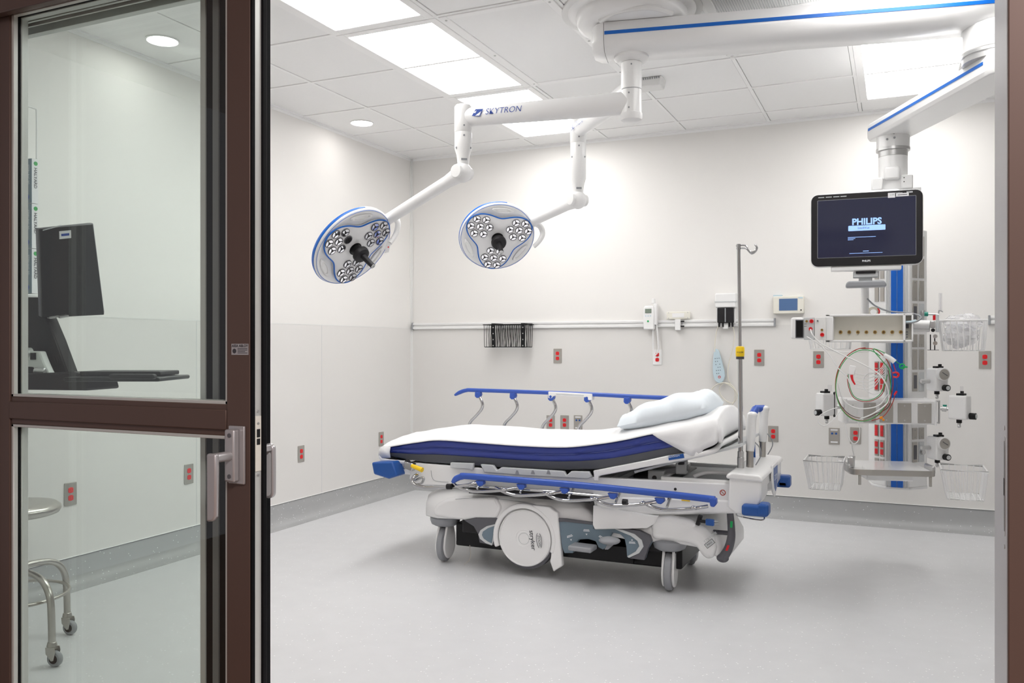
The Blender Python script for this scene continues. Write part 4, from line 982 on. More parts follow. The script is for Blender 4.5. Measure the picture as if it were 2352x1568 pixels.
# --- far side rail, raised
YQ = 4.905
pts = [at(1046, 907, Y=YQ), at(1056, 901, Y=YQ), at(1072, 896, Y=YQ), at(1100, 896, Y=YQ), at(1330, 904, Y=YQ), at(1450, 910, Y=YQ), at(1545, 914, Y=YQ)]
fr_ = flat_tube(pts, .016, .0125, taper=1).build('side_rail', 'rail_blue', st, smooth_angle=50)
c0_, c1_ = at(1259, 907, Y=YQ-.02), at(1357, 911, Y=YQ-.02)
MB().prism([(0, .022), (.285, .018), (.285, -.02), (.262, -.022), (.245, -.005), (.04, .0), (.022, -.020), (.0, -.020)], c0_-V((0, .0, 0)), (c1_-c0_).normalized(), CU, (0, 1, 0), .045).build('control_grip', 'white', fr_, bevel=.004)
MB().prism([(.05, .012), (.235, .009), (.23, .001), (.055, .004)], c0_-V((0, .001, 0)), (c1_-c0_).normalized(), CU, (0, 1, 0), .002).build('grip_label', 'lightgrey', fr_)
for i, kx_ in enumerate((1099, 1179, 1267, 1350, 1441, 1530)):
    ky_ = 896+(kx_-1099)*.038+8
    p = at(kx_, ky_, Y=YQ)
    MB().prism([(-.018, .014), (.018, .014), (.022, -.006), (.012, -.024), (-.006, -.028), (-.020, -.016)], p-V((0, .018, 0)), (1, 0, 0), (0, 0, 1), (0, 1, 0), .036).build('rail_knuckle', 'rail_blue', fr_, bevel=.005)
    MB().cyl(p-V((0, .021, 0)), p-V((0, .015, 0)), .009, n=16).build('knuckle_cap', 'rail_blue', fr_, bevel=.002)
    tp = [(kx_+3, ky_+8), (kx_+9, ky_+22), (kx_+7, ky_+35), (kx_-5, ky_+50), (kx_-18, ky_+64), (kx_-22, ky_+80), (kx_-22, ky_+130)]
    MB().tube([at(a, c, Y=YQ-.004) for a, c in tp], .0098, n=12).build('rail_post', 'chrome', fr_, smooth_angle=70)
MB().box(-2.45, -1.05, 4.86, 4.93, .50, .56).build('rail_channel', 'white', fr_, bevel=.006)
# --- push handles
def push(xb, yb, tipdir, zb=.620):
    h_ = thing_part('push_handle')
    MB().cyl((xb, yb, zb), (xb, yb, zb+.085), .0175, n=24).build('socket', 'steel', h_)
    MB().cyl((xb, yb, zb+.078), (xb, yb, zb+.084), .0205, n=24).build('socket_pin', 'steel', h_)
    MB().tube([(xb, yb, zb+.082), (xb+.004, yb, zb+.14), (xb+.008, yb, zb+.235), (xb+.012, yb, zb+.262)], .023, n=20, rs=(.0205, .025)).build('grip_post', 'white', h_, smooth_angle=60)
    t0 = V((xb+.012, yb, zb+.262)); MB().ell(t0, (.025, .025, .018), 20, 10).build('post_cap', 'white', h_, smooth_angle=80)
    td = V(tipdir).normalized(); MB().cyl(t0, t0+td*.055, .020, .019, n=20).build('handle_grip', 'rail_blue', h_, bevel=.005, seg=3)
    MB().tube([(xb+.02, yb, zb+.13), (xb+.045, yb+.01, zb+.10), (xb+.05, yb+.02, zb+.06), (xb+.025, yb+.02, zb+.01)], .003, n=8).build('cable', 'midgrey', h_)
push(-.668, 4.365, (.15, .75, .45)); push(-.668, 4.80, (-.75, -.35, .0), .622)
MB().prism([(-.018, 0), (.018, 0), (.016, .065), (.014, .085), (.010, .066), (-.010, .066), (-.014, .085), (-.018, .06)], (-.715, 4.74, .620), (1, 0, 0), (0, 0, 1), (0, 1, 0), .014).build('cord_cleat', 'blue', st, bevel=.002)
# --- iv pole
ix, iy = -.704, 4.31
iv = thing_part('iv_pole')
MB().cyl((ix, iy, .618), (ix, iy, .676), .0165, n=20).build('socket', 'satin', iv, bevel=.002)
MB().cyl((ix, iy, .676), (ix, iy, .705), .0150, n=20).build('lock_nut', 'satin', iv, bevel=.002)
zm, zt_ = zat(1700, 820, ix, iy), zat(1697, 566, ix, iy)
MB().cyl((ix, iy, .70), (ix-.003, iy, zm), .0112, n=20).build('lower_tube', 'chrome', iv)
MB().cyl((ix-.003, iy, zm), (ix-.010, iy, zt_), .0085, n=20).build('upper_tube', 'chrome', iv)
MB().lathe((ix-.003, iy, zm), (0, 0, 1), [(.0125, -.008), (.019, -.006), (.019, .004), (.0205, .006), (.0215, .012), (.0215, .045), (.018, .052), (.010, .054)], n=28).build('lock_collar', 'yellow', iv, smooth_angle=40)
MB().cyl((ix-.003, iy, zm-.010), (ix-.003, iy, zm+.003), .0196, n=28).build('collar_base', 'print', iv)
text('IV-LOK', .0105, V((ix-.003, iy, zm+.024))+V((-ix, -iy, 0)).normalized()*.0225, (-V((ix, iy, 0)).normalized().y*-1, V((ix, iy, 0)).normalized().x*-1, 0), CU, 'print', iv, bold=.01)
ht = V((ix-.010, iy, zt_))
for k, (sx_, dy_) in enumerate(((1, 0), (1, .02), (-1, .03), (-.5, -.04))):
    if k < 2: pts = [ht+V((-.012, dy_*.3, .004-k*.012)), ht+V((.03, dy_, .004-k*.012)), ht+V((.045, dy_, -.012-k*.01)), ht+V((.060, dy_, -.030-k*.006)), ht+V((.078, dy_, -.026)), ht+V((.086, dy_, -.008)), ht+V((.078, dy_, .006))]
    else: continue
    MB().tube(pts, .0042, n=10).build('iv_hook', 'chrome', iv, smooth_angle=70)
MB().cyl(ht-CU*.014, ht+CU*.012, .0105, n=16).build('hook_hub', 'chrome', iv)
# --- brake / steer lever at the head end, and plug
pts = [at(1677, 1178, Y=4.2), at(1680, 1215, Y=4.2), at(1679, 1238, Y=4.2), at(1672, 1262, Y=4.2), at(1660, 1281, Y=4.2)]
bl_ = MB().tube(pts, .020, n=14, rs=(.016, .024)).build('steer_lever', 'darkgrey', st, smooth_angle=60)
MB().ell(pts[-1], (.030, .024, .022), 20, 12).build('lever_pad', 'darkgrey', bl_, smooth_angle=80)
MB().cyl(at(1640, 1221, Y=4.25), at(1676, 1224, Y=4.2), .011, n=14).build('lever_axle', 'darkgrey', bl_)
MB().obox(at(1680, 1204, Y=4.178), (.05, 0, 1), (0, 1, 0), (1, 0, 0), .030, .004, .011).build('steer_mark', 'green', bl_)
MB().obox(at(1671, 1258, Y=4.172), (.35, 0, 1), (0, 1, 0), (1, 0, 0), .028, .004, .011).build('brake_mark', 'red', bl_)
MB().obox(at(1606, 1194, Y=4.14), (.3, 0, 1), (0, 1, 0), (1, 0, -.3), .05, .03, .02).build('plug_holder', 'soft_black', st, bevel=.004)
MB().cyl(at(1607, 1196, Y=4.12), at(1622, 1198, Y=4.12), .008, n=12).build('plug_cord', 'soft_black', st)
pg = MB().obox(at(1631, 1199, Y=4.12), (1, 0, -.05), (0, 1, 0), CU, .040, .028, .030).build('power_plug', 'blue', st, bevel=.005)
b = MB()
for s_ in (-.007, .006): b.cyl(at(1638, 1199, Y=4.12)+V((0, 0, s_)), at(1650, 1200, Y=4.12)+V((0, 0, s_)), .0022, n=8)
b.split('plug_pin', 'satin', pg)
# printing on the hood and beam
text('STRYKER', .020, at(1632, 1234, Y=4.1475), (.6, 0, .55), (-.5, 0, .8), 'lightgrey', st)
p = at(1630, 1248, Y=4.1472)
lbx = MB().obox(p, (.68, 0, .6), (0, 1, 0), (-.6, 0, .68), .050, .0012, .024).build('weight_label', 'print', st)
MB().obox(p-V((0, .0005, 0)), (.68, 0, .6), (0, 1, 0), (-.6, 0, .68), .046, .0014, .020).build('label_field', 'lightgrey', lbx)
text('MAX', .014, p-V((0, .0016, 0)), (.68, 0, .6), (-.6, 0, .68), 'print', lbx)
p = at(1660, 1131, Y=4.1695)
sg = MB().lathe(p, (0, -1, 0), [(.0105, 0), (.0115, .0012), (.014, .0012), (.0145, 0)], n=28, caps=False).build('warning_ring', 'red_wire', st)
MB().obox(p-V((0, .001, 0)), (1, 0, -1), (0, 1, 0), (1, 0, 1), .024, .001, .0025).build('warning_bar', 'red_wire', sg)
MB().obox(at(1575, 1147, Y=4.1485), (1, 0, -.04), (0, 1, 0), CU, .042, .001, .014).build('care_sticker', 'yellow', st)
MB().obox(at(1536, 1145, Y=4.1485), (1, 0, -.04), (0, 1, 0), CU, .012, .001, .020).build('code_sticker', 'print', st)
MB().cyl(at(1551, 1123, Y=4.166), at(1551, 1123, Y=4.172), .007, n=14).build('port', 'soft_black', st)

# ------------------------------------------------------------------ mattress, sheet, pillow
stn = [  # px, top edge row, bottom row (near flank)
    (893, 1024, 1048), (915, 1020, 1052), (960, 1013, 1060), (1010, 1008, 1064), (1100, 1014, 1070), (1200, 1021, 1077), (1300, 1024, 1079), (1380, 1016, 1077), (1440, 1006, 1069), (1500, 993, 1058), (1560, 983, 1046), (1600, 976, 1036), (1640, 968, 1020), (1650, 975, 1012)]
S_ = []
for px_, a, c in stn:
    p, q = at(px_, a, Y=YN), at(px_, c, Y=YN); S_.append((p.x, q.z, p.z))
dens = []
for q in smooth([V(s_) for s_ in S_], 5): dens.append((q.x, q.y, q.z))
mt = thing('mattress', 'navy blue vinyl mattress with dark grey underside on the stretcher', 'mattress', (-1.65, 4.5, .60))
def sect(x, zb_, zt_, f0=0.0, f1=1.0, bulge=.028, ins=0.0, wob=0):
    hgt = zt_-zb_; pr = []
    y0, y1 = YN+ins, YFAR-ins
    return y0, y1, zb_+hgt*f0, zb_+hgt*f1
rb, rt = [], []
for i, (x, zb_, zt_) in enumerate(dens):
    zm_ = zb_+(zt_-zb_)*.36; w_ = .004*math.sin(i*1.9)+.003*math.sin(i*.7+1)
    rb.append([(x, YN+.012, zb_), (x, YN+.006, zb_+.006), (x, YN+.001, zm_), (x, YFAR-.001, zm_), (x, YFAR-.006, zb_+.006), (x, YFAR-.012, zb_)])
    zs2 = zm_+(zt_-zm_)*.45
    top = []
    for k in range(13):
        f = k/12; y = YN+.010+(YFAR-YN-.020)*f; top.append((x, y, zt_-.006+.040*math.sin(PI*f)**.8))
    rt.append([(x, YN+.002, zm_), (x, YN-.006+w_*.5, zm_+.012), (x, YN-.005+w_, (zm_+zs2)/2), (x, YN+.002, zs2-.002), (x, YN+.002, zs2+.001), (x, YN-.007+w_*.7, zs2+.012), (x, YN-.004, zt_-.014), (x, YN+.001, zt_-.006)]+top+[(x, YFAR-.001, zt_-.006), (x, YFAR+.005, zt_-.02), (x, YFAR+.005, zm_+.012), (x, YFAR-.002, zm_)])
MB().loft(rb).build('underside', 'grey_vinyl', mt, smooth_angle=50)
MB().loft(rt).build('cover', 'navy_vinyl', mt, smooth_angle=60)
b = MB()
b.tube([(r[3][0], r[3][1]-.003, r[3][2]+.001) for r in rt], .0022, n=6, sm=1); b.build('seam', 'navy_vinyl', mt)
# sheet
sh = []
xs_ = [d_[0] for d_ in dens]
def hang(x):      # how far the sheet drops at the near edge below the mattress top
    return 0
N_ = len(dens)
rows = []
for i, (x, zb_, zt_) in enumerate(dens):
    px_ = stn[0][0] if i == 0 else None
    u = (x-xs_[0])/(xs_[-1]-xs_[0])
    drop = .006
    if u < .07: drop = .006
    if x > -1.11: drop = min((x+1.11)/.20, 1.0)*(zt_-zb_+.010)+.006
    if x > -.87: drop = (zt_-zb_)*1.02
    row = []
    lift = .004+.010*max(0, (u-.70)/.3)
    for f_ in (1.0, .75, .5, .25): row.append((x, YN-(.016 if drop > .02 else .010)-.005*math.sin(i*.8+f_*3)*(drop > .02), zt_-drop*f_-.001))
    for k in range(17):
        f = k/16; y = YN-.004+(YFAR-YN+.008)*f
        z = zt_+.003+.040*math.sin(PI*f)**.8+.0028*math.sin(i*.9+k*1.3)*math.sin(k*.7)+lift*math.sin(PI*f)
        if k == 0: z = zt_+.001
        row.append((x, y, z))
    for f_ in (.3, 1.0): row.append((x, YFAR+.012, zt_-(.05+.02*math.sin(i*.6))*f_))
    rows.append(row)
# wrap over the foot end
x0, zb0, zt0 = dens[0]
foot = []
hf = zt0-zb0
for dx_, zq, wq in ((-.030, zt0-.001, .9), (-.048, zt0-.010, .6), (-.058, zt0-.030, .2), (-.060, zb0+.004, .0), (-.054, zb0-.018, 0), (-.036, zb0-.034, 0), (.03, zb0-.038, 0), (.10, zb0-.034, 0), (.17, zb0-.014, 0)):
    foot.append([(x0+dx_, (YN-.014 if k < 4 else p[1]), zq+wq*max(0, p[2]-zt0)+((4-k)*.006*min(1, max(0, (.19-dx_)/.12)) if (k < 4 and zq < zb0) else 0)) for k, p in enumerate(rows[0])])
edge = [[(x0-.010, p[1], p[2]) for p in rows[0]]]
headr = rows[-1]; hx_, hzb, hzt = dens[-1]
hd = []
for dx_, dz_ in ((.014, -.012), (.022, -.04), (.020, -.075), (.004, -.10)): hd.append([(p[0]+dx_, p[1], max(hzb-.006, min(p[2]+dz_, hzt+.03+dz_))) for p in headr])
b = MB().loft(foot[::-1]+edge+rows+hd, caps=False, closed=False)
for yy_ in (YN-.014, YFAR+.010):
    pf_ = [(x0+.02, yy_, zt0-.004)]+[(r[0][0], yy_, r[0][2]) for r in foot[:6]]+[(x0+.02, yy_, zb0-.004), (x0+.015, yy_, (zt0+zb0)/2)]
    b.add(pf_, [tuple(range(len(pf_)))])
sheet = b.build('bed_sheet', 'sheet', None, smooth_angle=80, solid=.004)
tag(sheet, 'white fitted sheet stretched over the blue stretcher mattress', 'sheet')
# pillow
def cushion(c, xd, yd, zd, a, b_, h_, m, name, seed=1):
    rg = []; random.seed(seed); n = 28; mm = 20
    c = V(c); P_ = []
    for j in range(mm+1):
        v = -1+2*j/mm; row = []
        for i in range(n+1):
            u = -1+2*i/n
            e = max(0, (1-abs(u)**3.6))*max(0, (1-abs(v)**3.6)); t_ = h_*(e**.5)*(1+.18*u)
            wr = .006*math.sin(9*u+3*v)+.004*math.sin(14*v-5*u+1)+.004*math.sin(21*u*v+2)
            sx_ = 1-.05*(1-abs(u))*0+0*v; row.append((u*a*(1-.10*v*v), v*b_*(1-.10*u*u), t_, wr*min(1, e*3)))
        P_.append(row)
    vs = []; fs = []
    for s_ in (1, -1):
        base = len(vs)
        for row in P_:
            for u, v, t_, wr in row: vs.append(c+xd*u+yd*v+zd*(s_*t_*(1 if s_ > 0 else .6)+(wr if s_ > 0 else 0)))
        W = n+1
        for j in range(mm):
            for i in range(n):
                q = (base+j*W+i, base+j*W+i+1, base+(j+1)*W+i+1, base+(j+1)*W+i); fs.append(q if s_ > 0 else q[::-1])
    return MB().add(vs, fs).build(name, m, None, smooth_angle=80, weld=.0005)
pxd = V((1, 0, .24)).normalized(); pzd = V((-.24, 0, 1)).normalized()
pl = cushion((-1.095, 4.50, .862), pxd, V((0, 1, 0)), pzd, .262, .27, .088, 'pillow', 'pillow')
tag(pl, 'pale blue white pillow lying on the raised head of the stretcher', 'pillow')

# ------------------------------------------------------------------ patient monitor
TLc, TRc, BLc, BRc = at(1862, 450, t=4.28), at(2119, 434, t=4.10), at(1865, 614, t=4.28), at(2119, 604, t=4.10)
mc = (TLc+TRc+BLc+BRc)/4; mx_ = ((TRc+BRc)-(TLc+BLc)).normalized(); mx_ = V((mx_.x, mx_.y, 0)).normalized(); my_ = CU; mn_ = V((mx_.y, -mx_.x, 0))
MWd, MHt = ((TRc+BRc)/2-(TLc+BLc)/2).length, ((TLc+TRc)/2-(BLc+BRc)/2).z
pm = thing('patient_monitor', 'black framed patient monitor with dark blue screen hanging on the service boom', 'monitor', (mc.x, mc.y, mc.z-.2))
mp = lambda x, y, z=0: mc+mx_*x+my_*y+mn_*z
MB().prism(rrect(MWd, MHt, .032), mp(0, 0, -.0), mx_, my_, mn_, .012).build('bezel', 'soft_black', pm, bevel=.003)
MB().prism(rrect(MWd+.008, MHt+.008, .036), mp(0, 0, -.035), mx_, my_, mn_, .036).build('housing', 'white', pm, bevel=.006)
MB().prism(rrect(MWd*.8, MHt*.75, .03), mp(0, 0, -.075), mx_, my_, mn_, .045).build('back_shell', 'white', pm, bevel=.012)
SW, SH = .443, .284; sy0 = .006
scn = MB().prism(rrect(SW, SH, .002), mp(-.0, sy0, .0118), mx_, my_, mn_, .0010).build('screen', 'screen', pm)
MB().prism(rrect(SW+.004, SH+.004, .003), mp(-.0, sy0, .0112), mx_, my_, mn_, .0010).build('screen_edge', 'midgrey', pm)
text('PHILIPS', .043, mp(.004, .034, .0132), mx_, my_, 'led_blue', scn, bold=.035, sx=.98)
MB().prism(rrect(.168, .026, .003), mp(.004, .004, .0129), mx_, my_, mn_, .0005).build('title_bar', 'led_blue', scn)
text('IntelliVue', .014, mp(-.01, .004, .0137), mx_, my_, 'screen', scn)
b = MB().box(0, 0, 0, 0, 0, 0); b = MB()
for x0, x1, y in ((-.082, .045, -.040), (-.082, -.048, -.046), (-.082, -.056, -.052)): b.obox(mp((x0+x1)/2, y, .0132), mx_, mn_, my_, x1-x0, .0004, .0022)
b.obox(mp(0, -.1095, .0132), mx_, mn_, my_, .026, .0004, .003).obox(mp(0, -.119, .0132), mx_, mn_, my_, .15, .0004, .002)
b.build('status_text', 'led_blue', scn)
text('PHILIPS', .012, mp(.002, -.158, .0125), mx_, my_, 'print_white', pm, bold=.03)
text('MX800', .009, mp(.195, .1665, .0125), mx_, my_, 'print_white', pm, bold=.03); text('IntelliVue', .008, mp(.148, .1665, .0125), mx_, my_, 'print_white', pm)
for x in (-.205, -.170, -.135, -.102): MB().obox(mp(x, .1645, .0125), mx_, mn_, my_, .028, .0008, .004).build('status_lamp', 'lightgrey', pm)
q = MB().obox(mp(.115, .156, .0127), mx_, mn_, my_, .032, .0008, .024).build('asset_sticker', 'paper', pm); text('1177', .010, mp(.117, .157, .0133), mx_, my_, 'print', q)
q = MB().obox(mp(.163, .156, .0127), mx_, mn_, my_, .056, .0008, .016).build('asset_sticker', 'paper', pm); MB().obox(mp(.163, .156, .0133), mx_, mn_, my_, .042, .0004, .003).build('sticker_print', 'print', q)
MB().obox(mp(-.0, -.192, -.03), mx_, mn_, my_, .32, .07, .022).build('lower_box', 'white', pm, bevel=.004)
b = MB().obox(mp(0, -.222, -.04), mx_, mn_, my_, .115, .06, .030); b.build('mount_bracket', 'lightgrey', pm, bevel=.004)
MB().obox(mp(-.0, -.212, -.008), mx_, mn_, my_, .09, .01, .012).build('bracket_slot', 'soft_black', pm, bevel=.002)
MB().obox(mp(.0, -.248, -.09), mx_, mn_, my_, .06, .13, .035).build('neck', 'lightgrey', pm, bevel=.004)
gp = [(-.092, -.014), (.092, -.014), (.092, .002), (.080, .016), (-.080, .016), (-.092, .004)]
MB().prism(gp, mp(.0, -.272, -.06), mx_, my_, mn_, .09).build('hand_grip', 'midgrey', pm, bevel=.007, seg=3)
pb = mp(.0, 0, -.145); MB().cyl((pb.x, pb.y, 1.20), (pb.x, pb.y, mc.z-.20), .019, n=24).build('support_pole', 'white', pm)
MB().box(pb.x-.02, .05, pb.y, 5.10, 1.24, 1.28).build('support_arm', 'white', pm, bevel=.006)
MB().obox(mp(.06, .17, -.11), mx_, mn_, my_, .20, .10, .06).build('ceiling_bracket', 'white', pm, bevel=.015)
MB().obox(mp(.03, .17, -.25), mx_, mn_, my_, .06, .28, .04).build('ceiling_bracket', 'white', pm, bevel=.01)

# ------------------------------------------------------------------ module rack under the monitor
RY = 4.50
def rp(px, py, Y=RY): return at(px, py, Y=Y)
a_, c_ = rp(1896, 722), rp(2098, 785)
rk = thing('module_rack', 'white open module rack with eight brass sockets below the patient monitor', 'module rack', ((a_.x+c_.x)/2, RY+.06, c_.z))
x0, x1, z1, z0 = a_.x, c_.x, a_.z, c_.z
th_ = .010; xo = rp(2074, 750).x
MB().box(x0, x1, RY, RY+.14, z1-th_, z1).build('case_top', 'white', rk, bevel=.003)
MB().box(x0, x1, RY, RY+.14, z0, z0+th_).build('case_bottom', 'white', rk, bevel=.003)
MB().box(x0, x0+.022, RY, RY+.14, z0, z1).build('case_side', 'white', rk, bevel=.003)
MB().box(xo, xo+.012, RY, RY+.14, z0, z1).build('case_side', 'white', rk, bevel=.003)
MB().box(x1-.008, x1, RY, RY+.14, z0, z1).build('case_side', 'white', rk, bevel=.003)
MB().box(x0, x1, RY+.070, RY+.085, z0, z1).build('back_panel', 'ivory', rk)
for i in range(8):
    p = rp(1931+19.7*i, 762.5, RY+.070)
    k = MB().cyl((p.x, p.y-.010, p.z), (p.x, p.y, p.z), .0085, n=18).build('socket', 'brass', rk, bevel=.0015)
    MB().cyl((p.x, p.y-.0108, p.z), (p.x, p.y-.010, p.z), .004, n=12).build('socket_hole', 'brown_wire', k)
for py in (762, 768, 774):
    p = rp(2079, py, RY+.069); MB().box(p.x+.004, p.x+.012, RY+.066, RY+.070, p.z-.003, p.z+.003).build('indicator', 'midgrey', rk)
p = rp(2079, 748, RY+.068); MB().box(p.x, p.x+.016, RY+.062, RY+.07, p.z-.012, p.z+.008).build('port', 'darkgrey', rk)
# measurement module on the left of the rack
a_, c_ = rp(1817, 727), rp(1897, 781)
ms = thing('measurement_module', 'white measurement module with dark window and red sockets, left end of the rack', 'monitor module', ((a_.x+c_.x)/2, RY, c_.z))
MB().box(a_.x, rp(1846, 0).x, RY-.02, RY+.10, c_.z+.006, a_.z-.004).build('case', 'white', ms, bevel=.012, seg=4)
p, q = rp(1827, 734, RY-.02), rp(1845, 776, RY-.02)
MB().box(p.x, q.x, RY-.023, RY-.018, q.z, p.z).build('window_frame', 'darkgrey', ms, bevel=.002)
MB().box(p.x+.004, q.x-.001, RY-.0245, RY-.021, q.z+.005, p.z-.005).build('display_window', 'black', ms, bevel=.001)
for u0, u1 in ((1846, 1870), (1871, 1897)):
    p, q = rp(u0, 728, RY-.015), rp(u1, 781, RY-.015)
    MB().box(p.x, q.x, RY-.015, RY+.08, q.z+.002, p.z-.002).build('module_front', 'lightgrey' if u0 == 1846 else 'white_matte', ms, bevel=.002)
MB().box(rp(1897, 0).x, rp(1914, 0).x, RY-.005, RY+.10, rp(1905, 782).z, rp(1905, 727).z).build('blank_cover', 'white', ms, bevel=.004)
for px_, py_, r_, m in ((1853, 737.5, .006, 'brass'), (1864, 737.5, .0095, 'red'), (1862, 755, .009, 'red'), (1878, 736.5, .004, 'midgrey'), (1888, 757.5, .006, 'brass'), (1888.5, 768.5, .0095, 'red')):
    p = rp(px_, py_, RY-.016); MB().lathe(p, (0, -1, 0), [(r_, -.001), (r_, .006), (r_*.6, .006), (r_*.5, .002)], n=20).build('socket', m, ms)
b = MB()
for py_ in (744, 749): p = rp(1850, py_, RY-.0152); b.box(p.x-.006, p.x+.006, RY-.0158, RY-.015, p.z-.001, p.z+.001)
for s_ in b.split('module_print', 'print', ms): pass

# ------------------------------------------------------------------ cables
def cable(name, lab, cat, pts, r, m, Y=4.46, grp=None, sm=5, closed=False):
    """pts: (px, py[, Y]) hung in front of the rack"""
    P_ = [at(p[0], p[1], Y=p[2] if len(p) > 2 else Y) for p in pts]
    t = thing(name, lab, cat, tuple(P_[0]), grp)
    MB().tube(P_, r, n=8, sm=sm, closed=closed).build('wire', m, t, smooth_angle=80)
    return t
def ell(cx, cy, rx, ry, a0, a1, n=14, tilt=0, Y=None, dy=0):
    out = []
    for i in range(n+1):
        a = math.radians(a0+(a1-a0)*i/n); x, y = rx*math.cos(a), -ry*math.sin(a); c_, s_ = math.cos(math.radians(tilt)), math.sin(math.radians(tilt))
        out.append((cx+x*c_-y*s_, cy+x*s_+y*c_) + ((Y+dy*i/n,) if Y else ()))
    return out
cable('ecg_cable', 'thin red brown lead wire coiled in a tall loop below the module rack', 'cable', ell(1985, 882, 66, 84, 95, 440, 26, 6, 4.455)+[(1975, 800, 4.46)], .0020, 'red_wire')
cable('ecg_cable', 'thin green lead wire coiled around the cable loop, ending in a green clip', 'cable', ell(1983, 885, 63, 82, 60, 395, 26, 6, 4.450)+[(2005, 802, 4.45), (2035, 812, 4.45), (2055, 828, 4.45), (2070, 838, 4.45)], .0020, 'green_wire')
c1 = [o for o in COL.objects if o.name.startswith('ecg_cable')][-1]
p = at(2072, 841, Y=4.45); MB().lathe(p, (0, -1, 0), [(.008, -.004), (.014, -.003), (.014, .003), (.008, .004)], n=16, caps=False).box(p.x-.004, p.x+.024, p.y-.004, p.y+.004, p.z-.006, p.z+.000).build('grabber_clip', 'green', c1, bevel=.001)
cable('ecg_cable', 'dark brown lead wire hanging around the left of the cable loop', 'cable', ell(1982, 880, 63, 80, 110, 300, 20, 5, 4.465)+[(2040, 935, 4.46), (2047, 900, 4.46), (2040, 850, 4.46)], .0019, 'brown_wire')
cable('ecg_cable', 'thin red lead wire with a red hooked clip beside the blue strip', 'cable', [(2052, 836), (2056, 848), (2058, 856), (2064, 863)], .0018, 'red')
c1 = [o for o in COL.objects if o.name.startswith('ecg_cable')][-1]
p = at(2058, 861, Y=4.46); MB().tube([p+V((-.014, 0, .010)), p+V((.004, 0, .012)), p+V((.012, 0, .002)), p+V((.004, 0, -.010)), p+V((-.014, 0, -.008))], .0042, n=8).build('grabber_clip', 'red', c1)
cable('ecg_cable', 'thin red lead wire at the lower right of the loop ending in a red tip', 'cable', [(2002, 966), (2030, 955), (2050, 925), (2056, 903)], .0020, 'red_wire')
c1 = [o for o in COL.objects if o.name.startswith('ecg_cable')][-1]
MB().cyl(at(2054, 907, Y=4.46), at(2060, 898, Y=4.46), .0045, n=10).build('wire_tip', 'red', c1)
cable('ecg_cable', 'green and red paired lead wire in a smaller inner loop, green side', 'cable', [(1948, 858), (1951, 885), (1962, 910), (1985, 919), (2008, 915), (2026, 898), (2038, 860)], .0018, 'green_wire')
cable('ecg_cable', 'thin red lead wire running along the inner green loop', 'cable', [(1946, 862), (1949, 888), (1961, 913), (1985, 922), (2010, 917), (2028, 901), (2036, 870)], .0018, 'red_wire', Y=4.468)
for lab, pts, r in (('thick white cable from the module sweeping right across the loop to the bottom', [(1862, 756, 4.47), (1866, 768, 4.45), (1885, 788, 4.45), (1930, 812, 4.45), (1985, 838, 4.445), (2022, 862, 4.445), (2040, 895, 4.45), (2038, 925, 4.45), (2005, 950, 4.45), (1975, 962, 4.45)], .0034),
                    ('white cable from the module down the left side of the loop', [(1853, 773, 4.47), (1880, 790, 4.46), (1905, 815, 4.455), (1925, 845, 4.45), (1945, 865, 4.45), (1952, 880, 4.45)], .0026),
                    ('white cable making the widest curve at the bottom of the loop', [(1925, 880), (1935, 915), (1960, 935), (1990, 938), (2020, 930), (2040, 905)], .0030),
                    ('white cable crossing horizontally near the top of the loop', [(1890, 800), (1935, 808), (1985, 808), (2010, 800)], .0022)):
    cable('white_cable', lab, 'cable', pts, r, 'wire_white')
for k in range(5):
    y = 858+k*8; cable('sensor_lead', 'thin white sensor lead fanning right from the small white connector', 'cable', [(1963, y-1), (1985, y+3), (2008, y-2), (2025, y-14-3*k), (2034, y-32)], .0017, 'wire_white', Y=4.462, grp='white sensor leads inside the loop')
cable('white_cable', 'white cable oval drooping through the middle of the loop', 'cable', ell(2005, 880, 22, 25, 40, 330, 14, -30), .0020, 'wire_white')
cable('white_cable', 'white cable loop hanging at the far left beside the suction unit', 'cable', [(1925, 935), (1905, 942), (1882, 955), (1880, 970), (1895, 978), (1915, 962), (1935, 938)], .0020, 'wire_white')
cable('white_cable', 'white cable hanging down in front of the red wall outlet', 'cable', [(1940, 965, 4.5), (1944, 990, 4.5), (1952, 1010, 4.5), (1962, 1019, 4.5), (1972, 1010, 4.5), (1975, 985, 4.5), (1970, 968, 4.5)], .0022, 'wire_white')
cable('white_cable', 'twisted white cord dropping to the clamp of the lower shelf', 'cable', [(1957, 1015, 4.52), (1958, 1030, 4.55), (1961, 1045, 4.6)], .0026, 'wire_white')
t = thing('cable_connector', 'white lead wire connector block with red boot inside the loop', 'connector', tuple(at(1957, 850, Y=4.45)))
MB().obox(at(1957, 850, Y=4.45), (1, 0, -.15), (0, 1, 0), (.15, 0, 1), .030, .016, .046).build('block', 'white', t, bevel=.004)
MB().tube([at(1956, 861, Y=4.445), at(1958, 872, Y=4.445), at(1964, 883, Y=4.445)], .006, n=10, rs=(.0075, .0035)).build('red_boot', 'red', t)
t = thing('cable_connector', 'long white trunk connector slanting over the blue strip', 'connector', tuple(at(2045, 825, Y=4.44)))
MB().tube([at(2030, 815, Y=4.44), at(2045, 823, Y=4.44), at(2055, 831, Y=4.44)], .012, n=12, rs=(.011, .012)).build('body', 'white', t)
t = thing('cable_tie', 'small orange clip tying the wires at the bottom of the loop', 'cable tie', tuple(at(2025, 961, Y=4.44)))
MB().obox(at(2024, 959, Y=4.445), (1, 0, .4), (0, 1, 0), (-.4, 0, 1), .014, .012, .012).obox(at(2029, 964, Y=4.445), (1, 0, .4), (0, 1, 0), (-.4, 0, 1), .010, .012, .010).build('clip', 'orange', t, bevel=.002)
